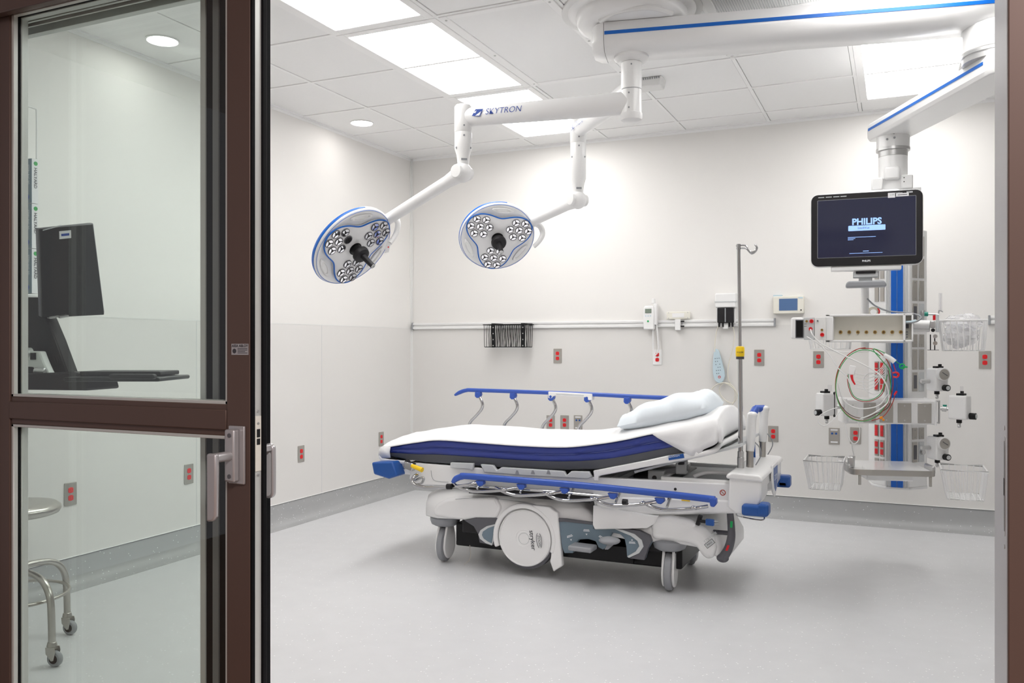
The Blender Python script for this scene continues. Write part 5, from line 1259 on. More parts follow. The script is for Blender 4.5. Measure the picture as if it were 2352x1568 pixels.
cable('grey_hose', 'grey hose curving from the pole of the monitor to the right of the rack', 'hose', [(1992, 686, 4.62), (2010, 702, 4.60), (2040, 714, 4.58), (2080, 718, 4.56), (2105, 722, 4.54), (2116, 729, 4.52), (2105, 738, 4.50), (2085, 741, 4.50)], .0042, 'midgrey')
cable('blue_plug_cable', 'white cable with light blue plug at the right end of the module rack', 'cable', [(2076, 739, 4.52), (2090, 739, 4.50), (2104, 736, 4.50)], .0055, 'remote_blue')

# ------------------------------------------------------------------ clamp arm and fittings right of the rack
t = thing('clamp_arm', 'white horizontal clamp arm with steel joint and black knob right of the module rack', 'clamp arm', tuple(at(2120, 745, Y=4.62)))
MB().cyl(at(2098, 744, Y=4.62), at(2136, 745, Y=4.62), .020, n=20).build('arm', 'white', t, bevel=.003)
MB().obox(at(2110, 757, Y=4.64), (1, 0, 0), (0, 1, 0), CU, .10, .04, .022).build('lower_arm', 'white', t, bevel=.005)
MB().obox(at(2142, 745, Y=4.60), (1, 0, 0), (0, 1, 0), CU, .022, .04, .034).build('joint', 'satin', t, bevel=.003)
MB().cyl(at(2143, 758, Y=4.56), at(2143, 758, Y=4.60), .009, n=16).build('knob', 'black', t, bevel=.002)
MB().obox(at(2153, 742, Y=4.60), (1, 0, 0), (0, 1, 0), CU, .014, .03, .085).build('basket_bracket', 'lightgrey', t, bevel=.002)
for px_ in (2137, 2147): MB().cyl(at(px_, 768, Y=4.64), at(px_, 803, Y=4.64), .0025, n=8).build('rod', 'soft_black', t)
for py_, m in ((772, 'satin'), (788, 'steel')): MB().cyl(at(2148, py_, Y=4.63), at(2148, py_, Y=4.61), .010, n=16).build('dial', m, t)
MB().box(at(2130, 803, Y=4.64).x, at(2156, 803, Y=4.64).x, 4.6, 4.66, at(2130, 804, Y=4.64).z, at(2130, 804, Y=4.64).z+.002).build('foot_plate', 'soft_black', t)
t = thing('gas_fitting', 'green and chrome gas fitting with small red cap above the clamp arm', 'gas fitting', tuple(at(2128, 721, Y=4.66)))
MB().cyl(at(2123, 721, Y=4.66), at(2132, 721, Y=4.66), .011, n=12).build('green_collar', 'teal', t, bevel=.002)
MB().cyl(at(2132, 721, Y=4.66), at(2156, 722, Y=4.66), .0045, n=12).build('tube', 'satin', t)
MB().cyl(at(2146, 724, Y=4.66), at(2146, 735, Y=4.66), .0068, n=12).build('red_cap', 'red', t)
MB().tube([at(2156, 720, Y=4.66), at(2157, 712, Y=4.66), at(2166, 716, Y=4.66)], .003, n=8).build('hook', 'satin', t)
t = thing('flow_tube', 'clear upright flowmeter tube rising above the right basket', 'flowmeter', tuple(at(2161, 715, Y=4.66)))
MB().cyl(at(2160, 716, Y=4.66), at(2160, 673, Y=4.66), .008, n=14).build('tube', 'clear', t, bevel=.002)
MB().cyl(at(2160, 715, Y=4.66), at(2160, 674, Y=4.66), .0025, n=10).build('scale', 'white', t)

t = thing('tubing_loop', 'small tan tubing loop with red end hung behind the monitor pole', 'tubing', tuple(at(2008, 716, Y=4.95)))
b = MB()
for k in range(3): b.tube([at(2006+(9+2*k)*math.cos(a), 716+(7+2*k)*math.sin(a), Y=4.95+.006*k) for a in [2*PI*i/12 for i in range(12)]], .003, n=6, closed=True, sm=2)
b.build('loop', 'cord', t); MB().tube([at(2016, 707, Y=4.95), at(2020, 714, Y=4.95), at(2018, 722, Y=4.95)], .0035, n=8).build('red_end', 'red', t)

# ------------------------------------------------------------------ wire baskets
def basket(lab, x0, x1, y0, y1, zt, zb, ins=.025, m='wire_white', r=.0031, nw=7, nd=8, group=None, wl=True):
    t = thing('wire_basket', lab, 'wire basket', ((x0+x1)/2, (y0+y1)/2, zb), group)
    MB().tube([(x0, y0, zt), (x1, y0, zt), (x1, y1, zt), (x0, y1, zt)], r*1.7, n=8, closed=True, sm=1).build('rim', m, t)
    b = MB(); X0, X1, Y0, Y1 = x0+ins, x1-ins*.6, y0+ins*.6, y1-ins*.2
    f = lambda u, a, c: a+(c-a)*u
    for i in range(nw):
        u = (i+.5)/nw; b.tube([(f(u, x0, x1), y0, zt), (f(u, X0, X1), Y0, zb), (f(u, X0, X1), Y1, zb), (f(u, x0, x1), y1, zt)], r*.9, n=6, sm=1)
    for j in range(nd):
        u = (j+.5)/nd; b.tube([(x0, f(u, y0, y1), zt), (X0, f(u, Y0, Y1), zb), (X1, f(u, Y0, Y1), zb), (x1, f(u, y0, y1), zt)], r*.9, n=6, sm=1)
    b.tube([(X0, Y0, zb), (X1, Y0, zb), (X1, Y1, zb), (X0, Y1, zb)], r, n=6, closed=True, sm=1)
    for c_ in ((x0, y0, X0, Y0), (x1, y0, X1, Y0), (x0, y1, X0, Y1), (x1, y1, X1, Y1)): b.tube([(c_[0], c_[1], zt), (c_[2], c_[3], zb)], r, n=6, sm=1)
    b.build('wires', m, t)
    return t
p = at(1846, 1058, Y=4.56); q = at(1931, 1128, Y=4.56); xr = at(1936, 1066, Y=4.56).x
basket('white wire basket hung left of the lower shelf', p.x, xr, 4.56, 4.80, p.z, q.z)
p = at(2163, 1079, Y=4.60); q = at(2258, 1152, Y=4.60); xr = at(2269, 1086, Y=4.60).x
basket('white wire basket hung right of the lower shelf', p.x, xr, 4.60, 4.84, p.z, q.z)
p = at(2159, 736, Y=4.62); q = at(2252, 805, Y=4.62); xr = at(2268, 738, Y=4.62).x
UB = (p.x, xr, p.z, q.z)
basket('white wire basket at eye level holding plastic wrapped tubing', p.x, xr, 4.62, 4.82, p.z, q.z, .018)
p = at(1852, 778, Y=4.86); q = at(1950, 801, Y=4.86)
basket('white wire basket partly hidden behind the measurement module', p.x, q.x+.01, 4.86, 5.04, p.z+.06, q.z, .02)
b = MB().obox(at(1955, 1060, Y=4.72), (1, 0, 0), (0, 1, 0), CU, .035, .05, .06)
t = thing('side_clamp', 'grey metal clamp joining the lower shelf and the left wire basket', 'clamp', tuple(at(1955, 1060, Y=4.72))); b.build('jaw', 'satin', t, bevel=.01, seg=3)
MB().cyl(at(1961, 1047, Y=4.70), at(1961, 1052, Y=4.70), .007, n=14).build('eye', 'satin', t)
# wrapped tubing: crinkled film bags inside the upper basket
def bag(c, a, b_, h_, seed, lab):
    random.seed(seed); vs = []; fs = []; n, m_ = 26, 16; c = V(c)
    from mathutils import noise
    for j in range(m_+1):
        ph = -PI/2+PI*j/m_
        for i in range(n):
            th = 2*PI*i/n; d = V((math.cos(ph)*math.cos(th), math.cos(ph)*math.sin(th), math.sin(ph)))
            k = 1+.28*noise.noise(d*2.6+V((seed, 0, 0)))+.20*abs(noise.noise(d*7+V((0, seed, 0))))
            vs.append(c+V((d.x*a, d.y*b_, d.z*h_))*k)
    for j in range(m_):
        for i in range(n): fs.append((j*n+i, j*n+(i+1) % n, (j+1)*n+(i+1) % n, (j+1)*n+i))
    o = MB().add(vs, fs).build('plastic_bag', 'film', None, smooth_angle=25); tag(o, lab, 'plastic bag')
film = bpy.data.materials.new('film'); film.use_nodes = True; nt = film.node_tree; bs = nt.nodes['Principled BSDF']; M['film'] = film
bs.inputs['Base Color'].default_value = (.9, .9, .93, 1); bs.inputs['Roughness'].default_value = .12; bs.inputs['Alpha'].default_value = .42
tcn = nt.nodes.new('ShaderNodeTexCoord'); nz = nt.nodes.new('ShaderNodeTexNoise'); nz.inputs['Scale'].default_value = 60; bp = nt.nodes.new('ShaderNodeBump'); bp.inputs['Strength'].default_value = .7; bp.inputs['Distance'].default_value = .01
nt.links.new(tcn.outputs['Object'], nz.inputs['Vector']); nt.links.new(nz.outputs['Fac'], bp.inputs['Height']); nt.links.new(bp.outputs['Normal'], bs.inputs['Normal'])
ux = (UB[0]+UB[1])/2; uz = (UB[2]+UB[3])/2
bag((ux-.01, 4.70, uz-.0), .070, .06, .056, 3, 'lower clear plastic bag of tubing filling the upper right basket')
bag((ux+.01, 4.73, uz+.065), .078, .06, .040, 8, 'upper clear plastic bag puffing out above the basket rim')
t = thing('tubing_coil', 'coiled white tubing inside the plastic bag in the upper right basket', 'tubing', (ux-.01, 4.70, uz))
b = MB()
for k in range(4):
    b.tube([V((ux-.012+(.034+.007*k)*math.cos(a), 4.68+.010*k, uz-.004+(.030+.006*k)*math.sin(a))) for a in [2*PI*i/16 for i in range(16)]], .0035, n=6, closed=True, sm=2)
b.build('coil', 'wire_white', t)

# ------------------------------------------------------------------ suction regulators
def regulator(lab, px, py, Y, yaw, sc=1.0, gauge=True, knobs='r'):
    p = at(px, py, Y=Y); t = thing('suction_regulator', lab, 'suction regulator', tuple(p))
    fx = V((math.cos(yaw), math.sin(yaw), 0)); fn = V((math.sin(yaw), -math.cos(yaw), 0))      # fn = dial direction
    g = lambda x, y, z: p+fx*(x*sc)+fn*(y*sc)+CU*(z*sc)
    MB().prism([(a*sc, c*sc) for a, c in rrect(.070, .120, .012)], g(0, -.04, 0), fx, CU, fn, .085*sc).build('body', 'white', t, bevel=.006, seg=3)
    if gauge:
        gg = MB().cyl(g(0, .02, .028), g(0, .062, .028), .034*sc, n=32).build('gauge', 'white', t, bevel=.003)
        MB().cyl(g(0, .0622, .028), g(0, .0632, .028), .028*sc, n=32).build('gauge_face', 'plate', gg)
        MB().obox(g(.002, .0645, .030), fx+CU*1.6, fn, CU-fx*1.6, .004*sc, .001, .034*sc).build('needle', 'darkgrey', gg)
    MB().cyl(g(.012, .045, -.042), g(.012, .075, -.042), .0165*sc, n=24).build('knob', 'black', t, bevel=.002)
    MB().cyl(g(.012, .075, -.042), g(.012, .077, -.042), .011*sc, n=20).build('knob_cap', 'lightgrey', t)
    MB().obox(g(0, .01, .064), fx, fn, CU, .040*sc, .035*sc, .012*sc).build('mode_switch', 'black', t, bevel=.002)
    MB().obox(g(.010, .01, .074), fx, fn, CU, .014*sc, .014*sc, .014*sc).build('switch_toggle', 'black', t, bevel=.002)
    MB().cyl(g(0, 0, -.062), g(0, 0, -.078), .013*sc, n=16).build('port_collar', 'black', t)
    MB().lathe(g(0, 0, -.076), -CU, [(.007*sc, 0), (.009*sc, .008), (.006*sc, .010), (.009*sc, .018), (.005*sc, .026)], n=14).build('hose_barb', 'satin', t)
    return t, g
t, g = regulator('white suction regulator with round gauge, upper one on the right of the column', 2152, 871, 5.02, .55)
MB().cyl(g(-.085, -.01, -.01), g(-.035, -.01, -.01), .011, n=16).build('wall_adapter', 'satin', t, bevel=.002)
t, g = regulator('white suction regulator with round gauge just above the lower right basket', 2153, 1028, 5.0, .55)
MB().cyl(g(-.085, -.01, .0), g(-.035, -.01, .0), .011, n=16).build('wall_adapter', 'satin', t, bevel=.002)
t, g = regulator('white suction regulator with black side knob on the chrome stub right of the service box', 2203, 935, 4.80, 1.15, gauge=False)
MB().cyl(at(2160, 938, Y=4.80), at(2186, 940, Y=4.80), .0075, n=16).build('chrome_stub', 'satin', t)
MB().cyl(at(2163, 938, Y=4.80), at(2174, 939, Y=4.80), .014, n=16).build('quick_coupler', 'satin', t, bevel=.002)
MB().obox(at(2170, 931, Y=4.80), (1, 0, 0), (0, 1, 0), CU, .018, .012, .008).build('green_tab', 'teal', t)
MB().cyl(at(2209, 920, Y=4.80), at(2209, 887, Y=4.80), .007, n=12).build('flow_tube', 'clear', t)
t, g = regulator('white suction regulator with black back plate left of the service box', 1899, 928, 4.80, -.9, gauge=False)
MB().obox(at(1917, 928, Y=4.82), (0, 1, 0), (1, 0, 0), CU, .07, .008, .13).build('back_plate', 'black', t)
MB().cyl(at(1918, 933, Y=4.82), at(1944, 936, Y=4.82), .010, n=14).build('wall_adapter', 'satin', t)
MB().cyl(at(1906, 897, Y=4.80), at(1906, 884, Y=4.80), .010, n=12).build('flow_tube', 'clear', t)

# ------------------------------------------------------------------ wall outlets
def wall_frame(wall, px, py):
    if wall == 'back': return at(px, py, Y=WY-.003), V((1, 0, 0)), V((0, -1, 0))
    return at(px, py, X=WX+.003), V((0, 1, 0)), V((1, 0, 0))
def outlet(wall, px, py, lab, plate='plate', kind='power'):
    p, xd, nd = wall_frame(wall, px, py)
    t = thing('wall_outlet', lab, 'wall outlet', tuple(p))
    pl = MB().prism(rrect(.071, .116, .003, 2), p, xd, CU, nd, .005).build('cover_plate', plate, t, bevel=.0018)
    if kind == 'power':
        for dz in (.0195, -.0195):
            r = MB().prism([(x, z) for x, z in [(.0165*max(-.86, min(.86, math.cos(a)*1.15)), .0145*math.sin(a)) for a in [2*PI*i/24 for i in range(24)]]], p+CU*dz+nd*.004, xd, CU, nd, .0035).build('receptacle', 'red', t, bevel=.001)
            b = MB()
            for sx in (-.006, .006): b.obox(p+CU*(dz+.003)+nd*.0077+xd*sx, xd, nd, CU, .002, .0006, .008)
            b.cyl(p+CU*(dz-.006)+nd*.0074, p+CU*(dz-.006)+nd*.0079, .002, n=10)
            b.split('slot', 'red_wire', r)
        MB().cyl(p+nd*.005, p+nd*.0062, .003, n=10).build('screw', 'satin', t)
    else:
        for dx in (-.013, .013): MB().obox(p+xd*dx+CU*.018+nd*.006, xd, nd, CU, .013, .004, .013).build('data_jack', 'blue', t, bevel=.001)
        for dz in (.043, -.042): MB().obox(p+CU*dz+nd*.0054, xd, nd, CU, .046, .001, .010).build('label_strip', 'paper', t)
    return t
for w_, x, y, l in (('back', 1281, 817, 'red outlet on the back wall directly below right of the black wire basket'),
    ('back', 1744, 821, 'red outlet on the back wall just right of the yellow iv pole collar'),
    ('back', 1880, 825, 'red outlet on the back wall below the measurement module'),
    ('back', 2262, 826, 'red outlet on the back wall at far right below the basket of plastic bags'),
    ('back', 1265, 970, 'red outlet low on the back wall behind the raised rail, left of the pair'),
    ('back', 1297, 970, 'red outlet low on the back wall behind the raised rail, right of the pair'),
    ('back', 1776, 996, 'red outlet low on the back wall beside the stretcher push handle'),
    ('back', 1965, 1000, 'red outlet low on the back wall with a white cable looped in front'),
    ('left', 691, 1042, 'red outlet on the left wall right of the door pull'),
    ('left', 875, 1008, 'red outlet on the left wall just above the foot of the mattress'),
    ('left', 433, 1088, 'red outlet on the left wall seen through the lower glass beside the lever'),
    ('left', 161, 1134, 'red outlet on the left wall seen through the glass beside the stool seat')):
    outlet(w_, x, y, l)
outlet('back', 1510, 820, 'white plated red outlet below the thermometer unit', 'white')
outlet('back', 1328, 970, 'data outlet with blue jacks behind the raised side rail', 'plate', 'data')
outlet('back', 1916, 1001, 'data outlet with two blue jacks left of the hanging white cable', 'plate', 'data')

# ------------------------------------------------------------------ equipment rail on the back wall
YW = WY-.003
def wrail(x0, x1, lab):
    t = thing('equipment_rail', lab, 'wall rail', ((x0+x1)/2, YW, 1.368))
    pr = [(0, 1.366), (.018, 1.366), (.022, 1.370), (.022, 1.384), (.018, 1.388), (.010, 1.390), (.010, 1.398), (.018, 1.400), (.022, 1.404), (.022, 1.416), (.018, 1.420), (0, 1.420)]
    MB().loft([[(x, YW-d, z) for d, z in pr] for x in (x0, x1)]).build('profile', 'anod_bright', t)
    for x in (x0, x1): MB().box(x-.006, x+.006, YW-.026, YW, 1.362, 1.424).build('end_cap', 'midgrey', t, bevel=.002)
    return t
wrail(-3.80, at(1780, 742, Y=YW).x, 'long pale aluminium equipment rail along the back wall')
wrail(at(2272, 742, Y=YW).x, 1.9, 'short pale aluminium rail starting at the right door jamb')
# black wire basket on the rail
x0, x1 = at(1112, 750, Y=6.2).x, at(1208, 750, Y=6.2).x
t = thing('rail_basket', 'black wire basket hanging from the wall rail', 'wire basket', ((x0+x1)/2, 6.25, 1.20))
zt_, zb_ = 1.395, 1.215
MB().tube([(x0-.01, 6.20, zt_), (x1+.01, 6.20, zt_), (x1+.01, 6.335, zt_), (x0-.01, 6.335, zt_)], .0035, n=8, closed=True, sm=1).build('rim', 'black', t)
b = MB()
for i in range(24):
    x = x0+(x1-x0)*i/23; b.tube([(x, 6.20, zt_), (x+.004*((i*7) % 3-1), 6.215, zb_), (x, 6.32, zb_), (x, 6.335, zt_)], .0022, n=6, sm=1)
b.tube([(x0, 6.215, zb_), (x1, 6.215, zb_), (x1, 6.32, zb_), (x0, 6.32, zb_)], .0035, n=6, closed=True, sm=1)
b.build('wires', 'black', t)
for px_ in (1133, 1201):
    x = at(px_, 760, Y=6.19).x; s_ = MB().box(x-.016, x+.016, 6.188, 6.194, zb_-.004, zt_+.006).box(x-.018, x+.018, 6.19, 6.345, zt_+.002, zt_+.010).build('strap', 'black', t, bevel=.002)
    b = MB()
    for k in range(4): z = zb_+.012+k*.048; b.cyl((x, 6.1865, z), (x, 6.189, z), .005, n=10)
    b.split('rivet', 'satin', s_)
# thermometer unit
YT = WY-.05
def wp(px, py, Y=YT): return at(px, py, Y=Y)
c = wp(1492, 728); t = thing('wall_thermometer', 'white electronic thermometer unit on the rail with hanging cords', 'thermometer', tuple(c))
MB().prism([(-.040, -.095), (.040, -.095), (.044, .02), (.040, .072), (.028, .085), (-.028, .085), (-.040, .072), (-.044, .02)], (c.x, WY-.035, c.z), (1, 0, 0), (0, 0, 1), (0, -1, 0), .045).build('body', 'white', t, bevel=.008, seg=3)
MB().box(c.x-.026, c.x+.022, WY-.084, WY-.079, c.z+.030, c.z+.062).build('display_window', 'lcd_grey', t, bevel=.001)
MB().cyl((c.x-.004, WY-.083, c.z-.032), (c.x-.004, WY-.080, c.z-.032), .007, n=14).build('ready_light', 'green', t)
for dx in (-.018, 0, .018): MB().cyl((c.x+dx-.003, WY-.083, c.z+.008), (c.x+dx-.003, WY-.080, c.z+.008), .005, n=12).build('button', 'remote_blue', t)
MB().box(c.x+.035, c.x+.060, WY-.07, WY-.03, c.z-.06, c.z+.10).build('probe_well', 'white', t, bevel=.006)
MB().cyl((c.x+.030, WY-.05, c.z+.10), (c.x+.030, WY-.05, c.z+.14), .016, .012, n=16).build('probe_cap', 'white', t, bevel=.003)
MB().tube([wp(1500, 715), wp(1500, 745), wp(1500, 790), wp(1502, 810), wp(1507, 815)], .006, n=10).build('probe_cord', 'wire_white', t)
MB().tube([wp(1505, 715), wp(1508, 745), wp(1512, 790), wp(1512, 803), wp(1508, 813)], .0055, n=10).build('probe_cord', 'wire_white', t)
# small bracket
c = wp(1558, 724, WY-.03); t = thing('rail_bracket', 'small white mounting bracket plate above the wall rail', 'bracket', tuple(c))
MB().box(c.x-.088, c.x+.088, WY-.035, WY-.02, c.z-.028, c.z+.028).build('plate', 'ivory', t, bevel=.004)
MB().box(c.x-.045, c.x+.045, WY-.037, WY-.034, c.z-.015, c.z+.015).build('inset', 'white', t, bevel=.001)
b = MB()
for sx in (-.072, .072):
    for sz in (-.02, .02): b.cyl((c.x+sx, WY-.037, c.z+sz), (c.x+sx, WY-.034, c.z+sz), .004, n=10)
b.split('screw', 'satin', t)
MB().box(c.x-.022, c.x+.020, WY-.05, WY-.018, c.z-.112, c.z-.030).build('clamp', 'white', t, bevel=.004)
for dz in (-.045, -.082): MB().cyl((c.x+.02, WY-.035, c.z+dz), (c.x+.045, WY-.035, c.z+dz), .006, n=10).build('clamp_screw', 'black', t)
# diagnostic handset holder
c = wp(1667, 708, WY-.06); t = thing('instrument_holder', 'white and black diagnostic instrument holder on the rail left of the iv pole', 'instrument holder', tuple(c))
MB().box(c.x-.075, c.x+.075, WY-.075, WY-.003, c.z+.005, c.z+.110).build('top_housing', 'white', t, bevel=.008, seg=3)
MB().box(c.x-.078, c.x+.078, WY-.078, WY-.003, c.z+.045, c.z+.052).build('lid_seam', 'lightgrey', t)
MB().box(c.x-.070, c.x+.065, WY-.050, WY-.003, c.z-.110, c.z+.01).build('back_housing', 'white', t, bevel=.004)
MB().box(c.x-.058, c.x+.058, WY-.080, WY-.035, c.z-.105, c.z+.004).build('cradle', 'soft_black', t, bevel=.004)
MB().box(c.x-.004, c.x+.004, WY-.084, WY-.079, c.z-.100, c.z+.002).build('cradle_rib', 'midgrey', t, bevel=.001)
for dx in (-.048, -.020, .025, .048): MB().cyl((c.x+dx, WY-.058, c.z-.135), (c.x+dx, WY-.058, c.z-.103), .007, n=10).build('plug', 'soft_black', t)
MB().box(c.x-.022, c.x+.018, WY-.06, WY-.03, c.z-.150, c.z-.105).build('clip', 'white', t, bevel=.004)
# pillow speaker remote and cord
YRm = WY-.03
t = thing('bedside_remote', 'pale blue grey bedside remote handset hanging by its cord on the back wall', 'remote control', tuple(at(1650, 842, Y=YRm)))
rp_ = [(-.022, -.110), (.0, -.122), (.022, -.112), (.036, -.085), (.042, -.05), (.028, .05), (.016, .115), (.004, .130), (-.008, .130), (-.022, .10), (-.040, .0), (-.042, -.06), (-.034, -.095)]
cc = at(1650, 842, Y=YRm); ra = math.radians(6); rxd = V((math.cos(ra), 0, math.sin(ra))); rzd = V((-math.sin(ra), 0, math.cos(ra)))
hp_ = [(p.x, p.y) for p in smooth([V((a, c_, 0)) for a, c_ in rp_], 3, True)]
rb = MB().prism(hp_, cc+V((0, .012, 0)), rxd, rzd, V((0, -1, 0)), .024).build('handset', 'remote_blue', t, bevel=.005, seg=3)
for j in range(6):
    for i in range(3):
        if (i+j) % 4 == 3: continue
        MB().cyl(cc+rxd*(-.014+.014*i)+rzd*(.062-.022*j)+V((0, -.0125, 0)), cc+rxd*(-.014+.014*i)+rzd*(.062-.022*j)+V((0, -.0140, 0)), .0036, n=10).build('button', 'slate', rb)
MB().lathe(cc+rxd*.002+rzd*-.075+V((0, -.012, 0)), (0, -1, 0), [(.006, 0), (.007, .002), (.0095, .002), (.0098, 0)], n=20, caps=False).build('call_button', 'red', rb)
MB().tube([at(a, c_, Y=YRm-.01) for a, c_ in ((1650, 748), (1645, 765), (1642, 790), (1642, 808))], .004, n=8).build('cord', 'cord', t)
t = thing('call_cord', 'long cream cord hanging in a coil behind the pillow and iv pole', 'cord', tuple(at(1683, 750, Y=YRm)))
pts = [(1683, 748), (1687, 770), (1684, 795), (1678, 820), (1672, 845), (1672, 868), (1677, 880), (1686, 890), (1692, 905), (1690, 920), (1678, 925), (1662, 915), (1652, 898), (1656, 884), (1668, 879), (1682, 886), (1688, 900), (1686, 922), (1676, 935)]
MB().tube([at(a, c_, Y=YRm-.004*(i % 3)) for i, (a, c_) in enumerate(pts)], .0036, n=8).build('cord', 'cord', t)
MB().tube([at(a, c_, Y=YRm-.015) for a, c_ in ((1632, 915), (1633, 898), (1643, 885), (1660, 879), (1675, 884), (1690, 898), (1697, 912))], .0036, n=8).build('cord', 'cord', t)
# wall control panel with blue display
c = wp(1811, 700, WY-.04); t = thing('wall_control', 'cream wall control box with blue display right of the iv pole', 'control panel', tuple(c))
w_, h_ = .21, .125
MB().box(c.x-w_/2, c.x+w_/2, WY-.05, WY-.0, c.z-h_/2, c.z+h_/2).build('case', 'ivory', t, bevel=.006, seg=3)
MB().box(c.x-w_/2+.042, c.x+.062, WY-.052, WY-.049, c.z-.040, c.z+.044).build('display', 'lcd_blue', t, bevel=.001)
MB().box(c.x+.068, c.x+.098, WY-.0515, WY-.0495, c.z+.044, c.z+.054).build('name_strip', 'remote_blue', t)
MB().box(c.x-.104, c.x-.045, WY-.045, WY-.0, c.z+.058, c.z+.072).build('top_label', 'remote_blue', t)
MB().cyl((c.x+.086, WY-.053, c.z-.038), (c.x+.086, WY-.0495, c.z-.038), .005, n=12).build('sensor_dot', 'black', t)
# distant corner sign etc
c = at(1660, 1080, X=WX+.01)

# ------------------------------------------------------------------ seen through the door glass: glove boxes
GX = WX+.003
gh = [366, 470, 573, 677]
hold = thing('glove_holder', 'white wire holder with three glove boxes on the left wall behind the door glass', 'glove box holder', tuple(at(75, 677, X=-3.74)))
XF = -3.725
yR = at(88, 500, X=XF).y; zt_, zb_ = at(88, 366, X=XF).z, at(86, 675, X=XF).z
MB().tube([(XF+.004, yR-.10, at(80, 250, X=XF).z), (XF+.004, yR-.025, at(80, 250, X=XF).z), (XF+.004, yR-.012, at(80, 262, X=XF).z), (XF+.004, yR-.012, zt_)], .004, n=8).build('frame_wire', 'wire_white', hold)
MB().box(WX+.003, XF+.012, yR-.14, yR+.002, zb_-.012, zb_-.004).build('bottom_tray', 'wire_white', hold, bevel=.003)
for k, (sz, where) in enumerate((('L', 'top'), ('M', 'middle'), ('S', 'bottom'))):
    z1_, z0_ = zt_+(zb_-zt_)*k/3-.001, zt_+(zb_-zt_)*(k+1)/3+.001
    t = thing('glove_box', where+' glove box of the three seen behind the door glass, marked '+sz, 'glove box', (XF-.04, yR-.03, z0_))
    MB().box(GX+.005, XF, yR-.034, yR, z0_, z1_).build('carton', 'paper', t, bevel=.001, seg=1)
    MB().box(GX+.004, XF+.0006, yR-.0348, yR-.0335, z0_+.001, z1_-.001).build('front_panel', 'glovebox', t)
    mz = (z0_+z1_)/2
    text('HALYARD', .022, (XF+.0008, yR-.016, mz+.015), (0, 0, -1), (0, 1, 0), 'print', t, bold=.01)
    MB().cyl((XF+.0002, yR-.014, z1_-.022), (XF+.0010, yR-.014, z1_-.022), .010, n=18).build('logo_mark', 'green_wire', t)
    text('STERLING SG', .016, (XF-.022, yR-.0351, mz+.03), (0, 0, -1), (1, 0, 0), 'print_white', t)
    cdot = MB().cyl((XF-.030, yR-.0352, z0_+.03), (XF-.030, yR-.0348, z0_+.03), .014, n=20).build('size_dot', 'print_blue', t)
    text(sz, .018, (XF-.030, yR-.0354, z0_+.03), (0, 0, -1), (1, 0, 0), 'print_white', cdot, bold=.03)

# ------------------------------------------------------------------ computer station
ws = thing('computer_station', 'black wall arm computer station with monitor seen from behind and keyboard tray', 'workstation', tuple(at(110, 895, t=2.8)))
def slab(cs_, dv, name, m, par, bevel=.003):
    n = len(cs_); return MB().add([V(p) for p in cs_]+[V(p)+V(dv) for p in cs_], [tuple(range(n)), tuple(range(n, 2*n))[::-1]]+[(i, (i+1) % n, n+(i+1) % n, n+i) for i in range(n)]).build(name, m, par, bevel=bevel)
fw_ = V((-.2, 1, 0)).normalized()
a, b_, c, d = at(91, 526, t=2.77), at(214, 514.5, t=2.90), at(240, 723, t=2.96), at(98, 730, t=2.83)
nn = ((b_-a).cross(d-a)).normalized(); nn = nn if nn.dot(CF) > 0 else -nn; rc_ = ray(240, 723); c = V((0, 0, CH))+rc_*((a-V((0, 0, CH))).dot(nn)/rc_.dot(nn))

sc = slab([a, b_, c, d], nn*.012, 'monitor_back', 'glossy_dark', ws)
e1 = (b_-a).normalized(); e2 = (a-d).normalized()
slab([a-e1*.0+nn*.012, b_+e1*.012+nn*.022, c+e1*.012-e2*.0+nn*.022, d+nn*.012], nn*.022, 'monitor_frame', 'darkgrey', ws, bevel=.004)
s0 = at(147, 538, t=2.84); s0 = s0-nn*(s0-a).dot(nn)
st_ = MB().obox(s0-nn*.0008, e1, nn, e2, .038, .001, .026).build('asset_sticker', 'paper', sc)
MB().obox(s0-nn*.0016, e1, nn, e2, .026, .0006, .008).build('sticker_print', 'print_blue', st_)
b = MB()
for k in range(28):
    p = at(93+k*2.3, 527-k*.22, t=2.79); p = p-nn*(p-a).dot(nn); b.obox(p-nn*.0005, e1, nn, e2, .0016, .002, .0035)
b.build('vent_row', 'lightgrey', sc)
b = MB().obox(at(122, 727, t=2.86), e1, nn, e2, .030, .02, .007).obox(at(145, 726, t=2.87), e1, nn, e2, .028, .02, .007); b.split('port_cover', 'satin', ws)
tb = 2.86
slab([at(40, 682, t=tb), at(86, 682, t=tb), at(92, 726, t=tb), at(106, 728, t=tb), at(128, 780, t=tb), at(155, 853, t=tb), at(152, 880, t=tb), at(40, 880, t=tb)], fw_*.05, 'arm_spar', 'glossy_dark', ws, .004)
MB().obox(at(129, 827, t=tb-.002), (at(135, 842, t=tb)-at(126, 815, t=tb)), fw_, CR, .034, .003, .010).build('spar_grip', 'black', ws, bevel=.003)
slab([at(40, 806, t=2.80), at(90, 806, t=2.80), at(100, 832, t=2.80), at(114, 862, t=2.80), at(82, 861, t=2.80), at(76, 843, t=2.80), at(40, 840, t=2.80)], fw_*.03, 'cast_bracket', 'anod', ws, .004)
MB().cyl(at(80, 851, t=2.79), at(104, 853, t=2.79), .012, n=16).build('bracket_pivot', 'satin', ws, bevel=.003)
MB().obox(at(76, 818, t=2.797), CR, fw_, CU, .016, .004, .022).build('bracket_slot', 'black', ws)
slab([at(40, 858, t=2.74), at(140, 855, t=2.74), at(165, 853, t=2.74), at(190, 861, t=2.74), at(200, 897, t=2.74), at(40, 895, t=2.74)], fw_*.16, 'tray_knuckle', 'soft_black', ws, .008)
kc = at(178, 866, t=2.70)
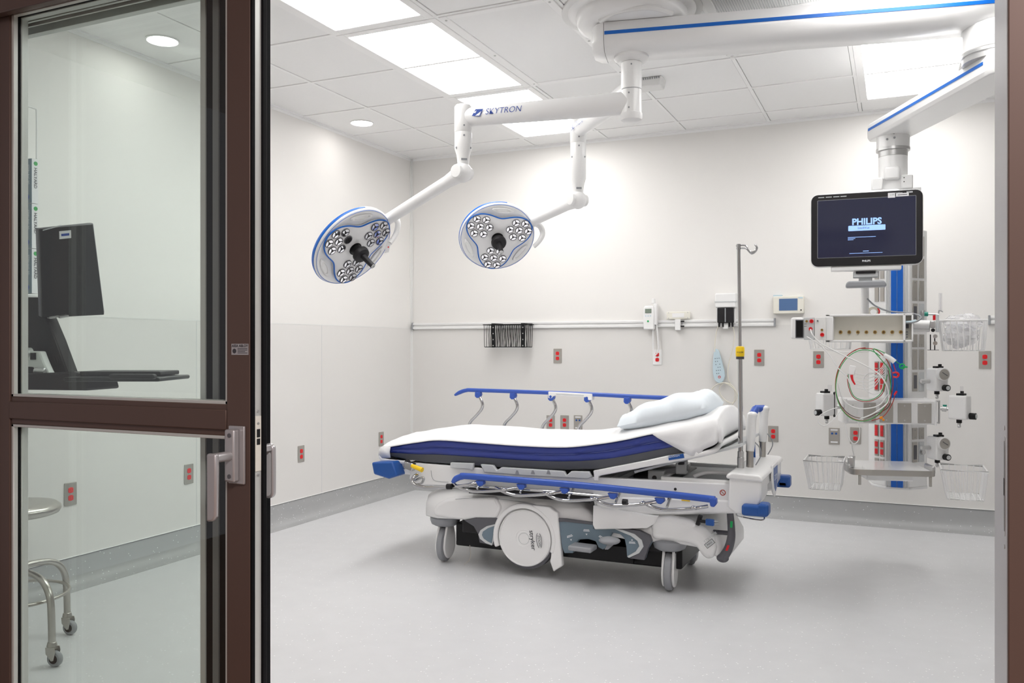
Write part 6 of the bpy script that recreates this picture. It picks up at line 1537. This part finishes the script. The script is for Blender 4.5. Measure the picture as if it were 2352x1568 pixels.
MB().obox(kc+CR*.120+CF*.10-CU*.006, CR, CF, CU, .30, .26, .014).build('keyboard_tray', 'glossy_dark', ws, bevel=.006, seg=3)
kb = MB().obox(kc+CR*.115+CF*.12+CU*.010, CR, CF, CU, .26, .16, .014).build('keyboard', 'soft_black', ws, bevel=.004)
MB().obox(kc+CR*.20-CF*.055+CU*.004, CR, CF, CU, .14, .03, .016).build('palm_rest', 'soft_black', ws, bevel=.007, seg=3)
b = MB().box(-2.75, -2.55, 1.52, 1.60, 1.00, 1.45); b.build('wall_track', 'anod', ws, bevel=.004)
p = at(70, 800, t=2.82); MB().cyl((-2.65, 1.58, 1.20), (p.x, p.y, 1.20), .02, n=14).build('wall_arm', 'anod', ws)

# ------------------------------------------------------------------ steel stool on casters
C0 = V((-3.215, 2.28, 0)); so = thing('rolling_stool', 'round stainless steel rolling stool seen through the lower door glass', 'stool', tuple(C0))
MB().lathe(C0, (0, 0, 1), [(0, .600), (.12, .600), (.160, .594), (.176, .582), (.178, .570), (.170, .556), (.160, .552), (.02, .552)], n=48).build('seat', 'steel', so, smooth_angle=60)
MB().cyl(C0+CU*.33, C0+CU*.555, .016, n=20).build('seat_post', 'steel', so)
MB().lathe(C0, (0, 0, 1), [(.04, .30), (.045, .31), (.045, .36), (.03, .37)], n=24).build('hub', 'steel', so)
MB().tube([C0+V((.205*math.cos(a), .205*math.sin(a), .235)) for a in [2*PI*i/24 for i in range(24)]], .007, n=8, closed=True, sm=2).build('foot_ring', 'steel', so, smooth_angle=80)
for an in (-4, 92, 178, 268):
    a = math.radians(an); u = V((math.cos(a), math.sin(a), 0))
    lg = MB().tube([C0+u*.03+CU*.335, C0+u*.12+CU*.335, C0+u*.20+CU*.315, C0+u*.245+CU*.26, C0+u*.255+CU*.18, C0+u*.258+CU*.085], .0135, n=14).build('leg', 'steel', so, smooth_angle=80)
    k = bpy.data.objects.new('caster', None); COL.objects.link(k); k.parent = so; OFF[k.name] = OFF[so.name]; k.empty_display_size = .02
    w0 = C0+u*.258+V((.022, -.004, 0)); ax = V((.25, -.97, 0)).normalized(); fw = V((.97, .25, 0))
    MB().lathe(w0+CU*.030-ax*.011, ax, [(.018, 0), (.026, .0), (.030, .005), (.030, .017), (.026, .022), (.018, .022)], n=28).build('tire', 'midgrey', k, smooth_angle=40)
    MB().cyl(w0+CU*.030-ax*.0125, w0+CU*.030+ax*.0125, .017, n=24).build('wheel_hub', 'black', k)
    MB().cyl(C0+u*.258+CU*.072, C0+u*.258+CU*.090, .020, .016, n=20).build('swivel', 'steel', k, bevel=.002)
    for s_ in (-1, 1): MB().prism([(-.030, .045), (.008, .045), (.012, .03), (.004, -.004), (-.006, -.006), (-.028, .02)], w0+CU*.030+ax*(.0135*s_), fw, CU, ax*s_, .003).build('fork', 'steel', k, bevel=.001)
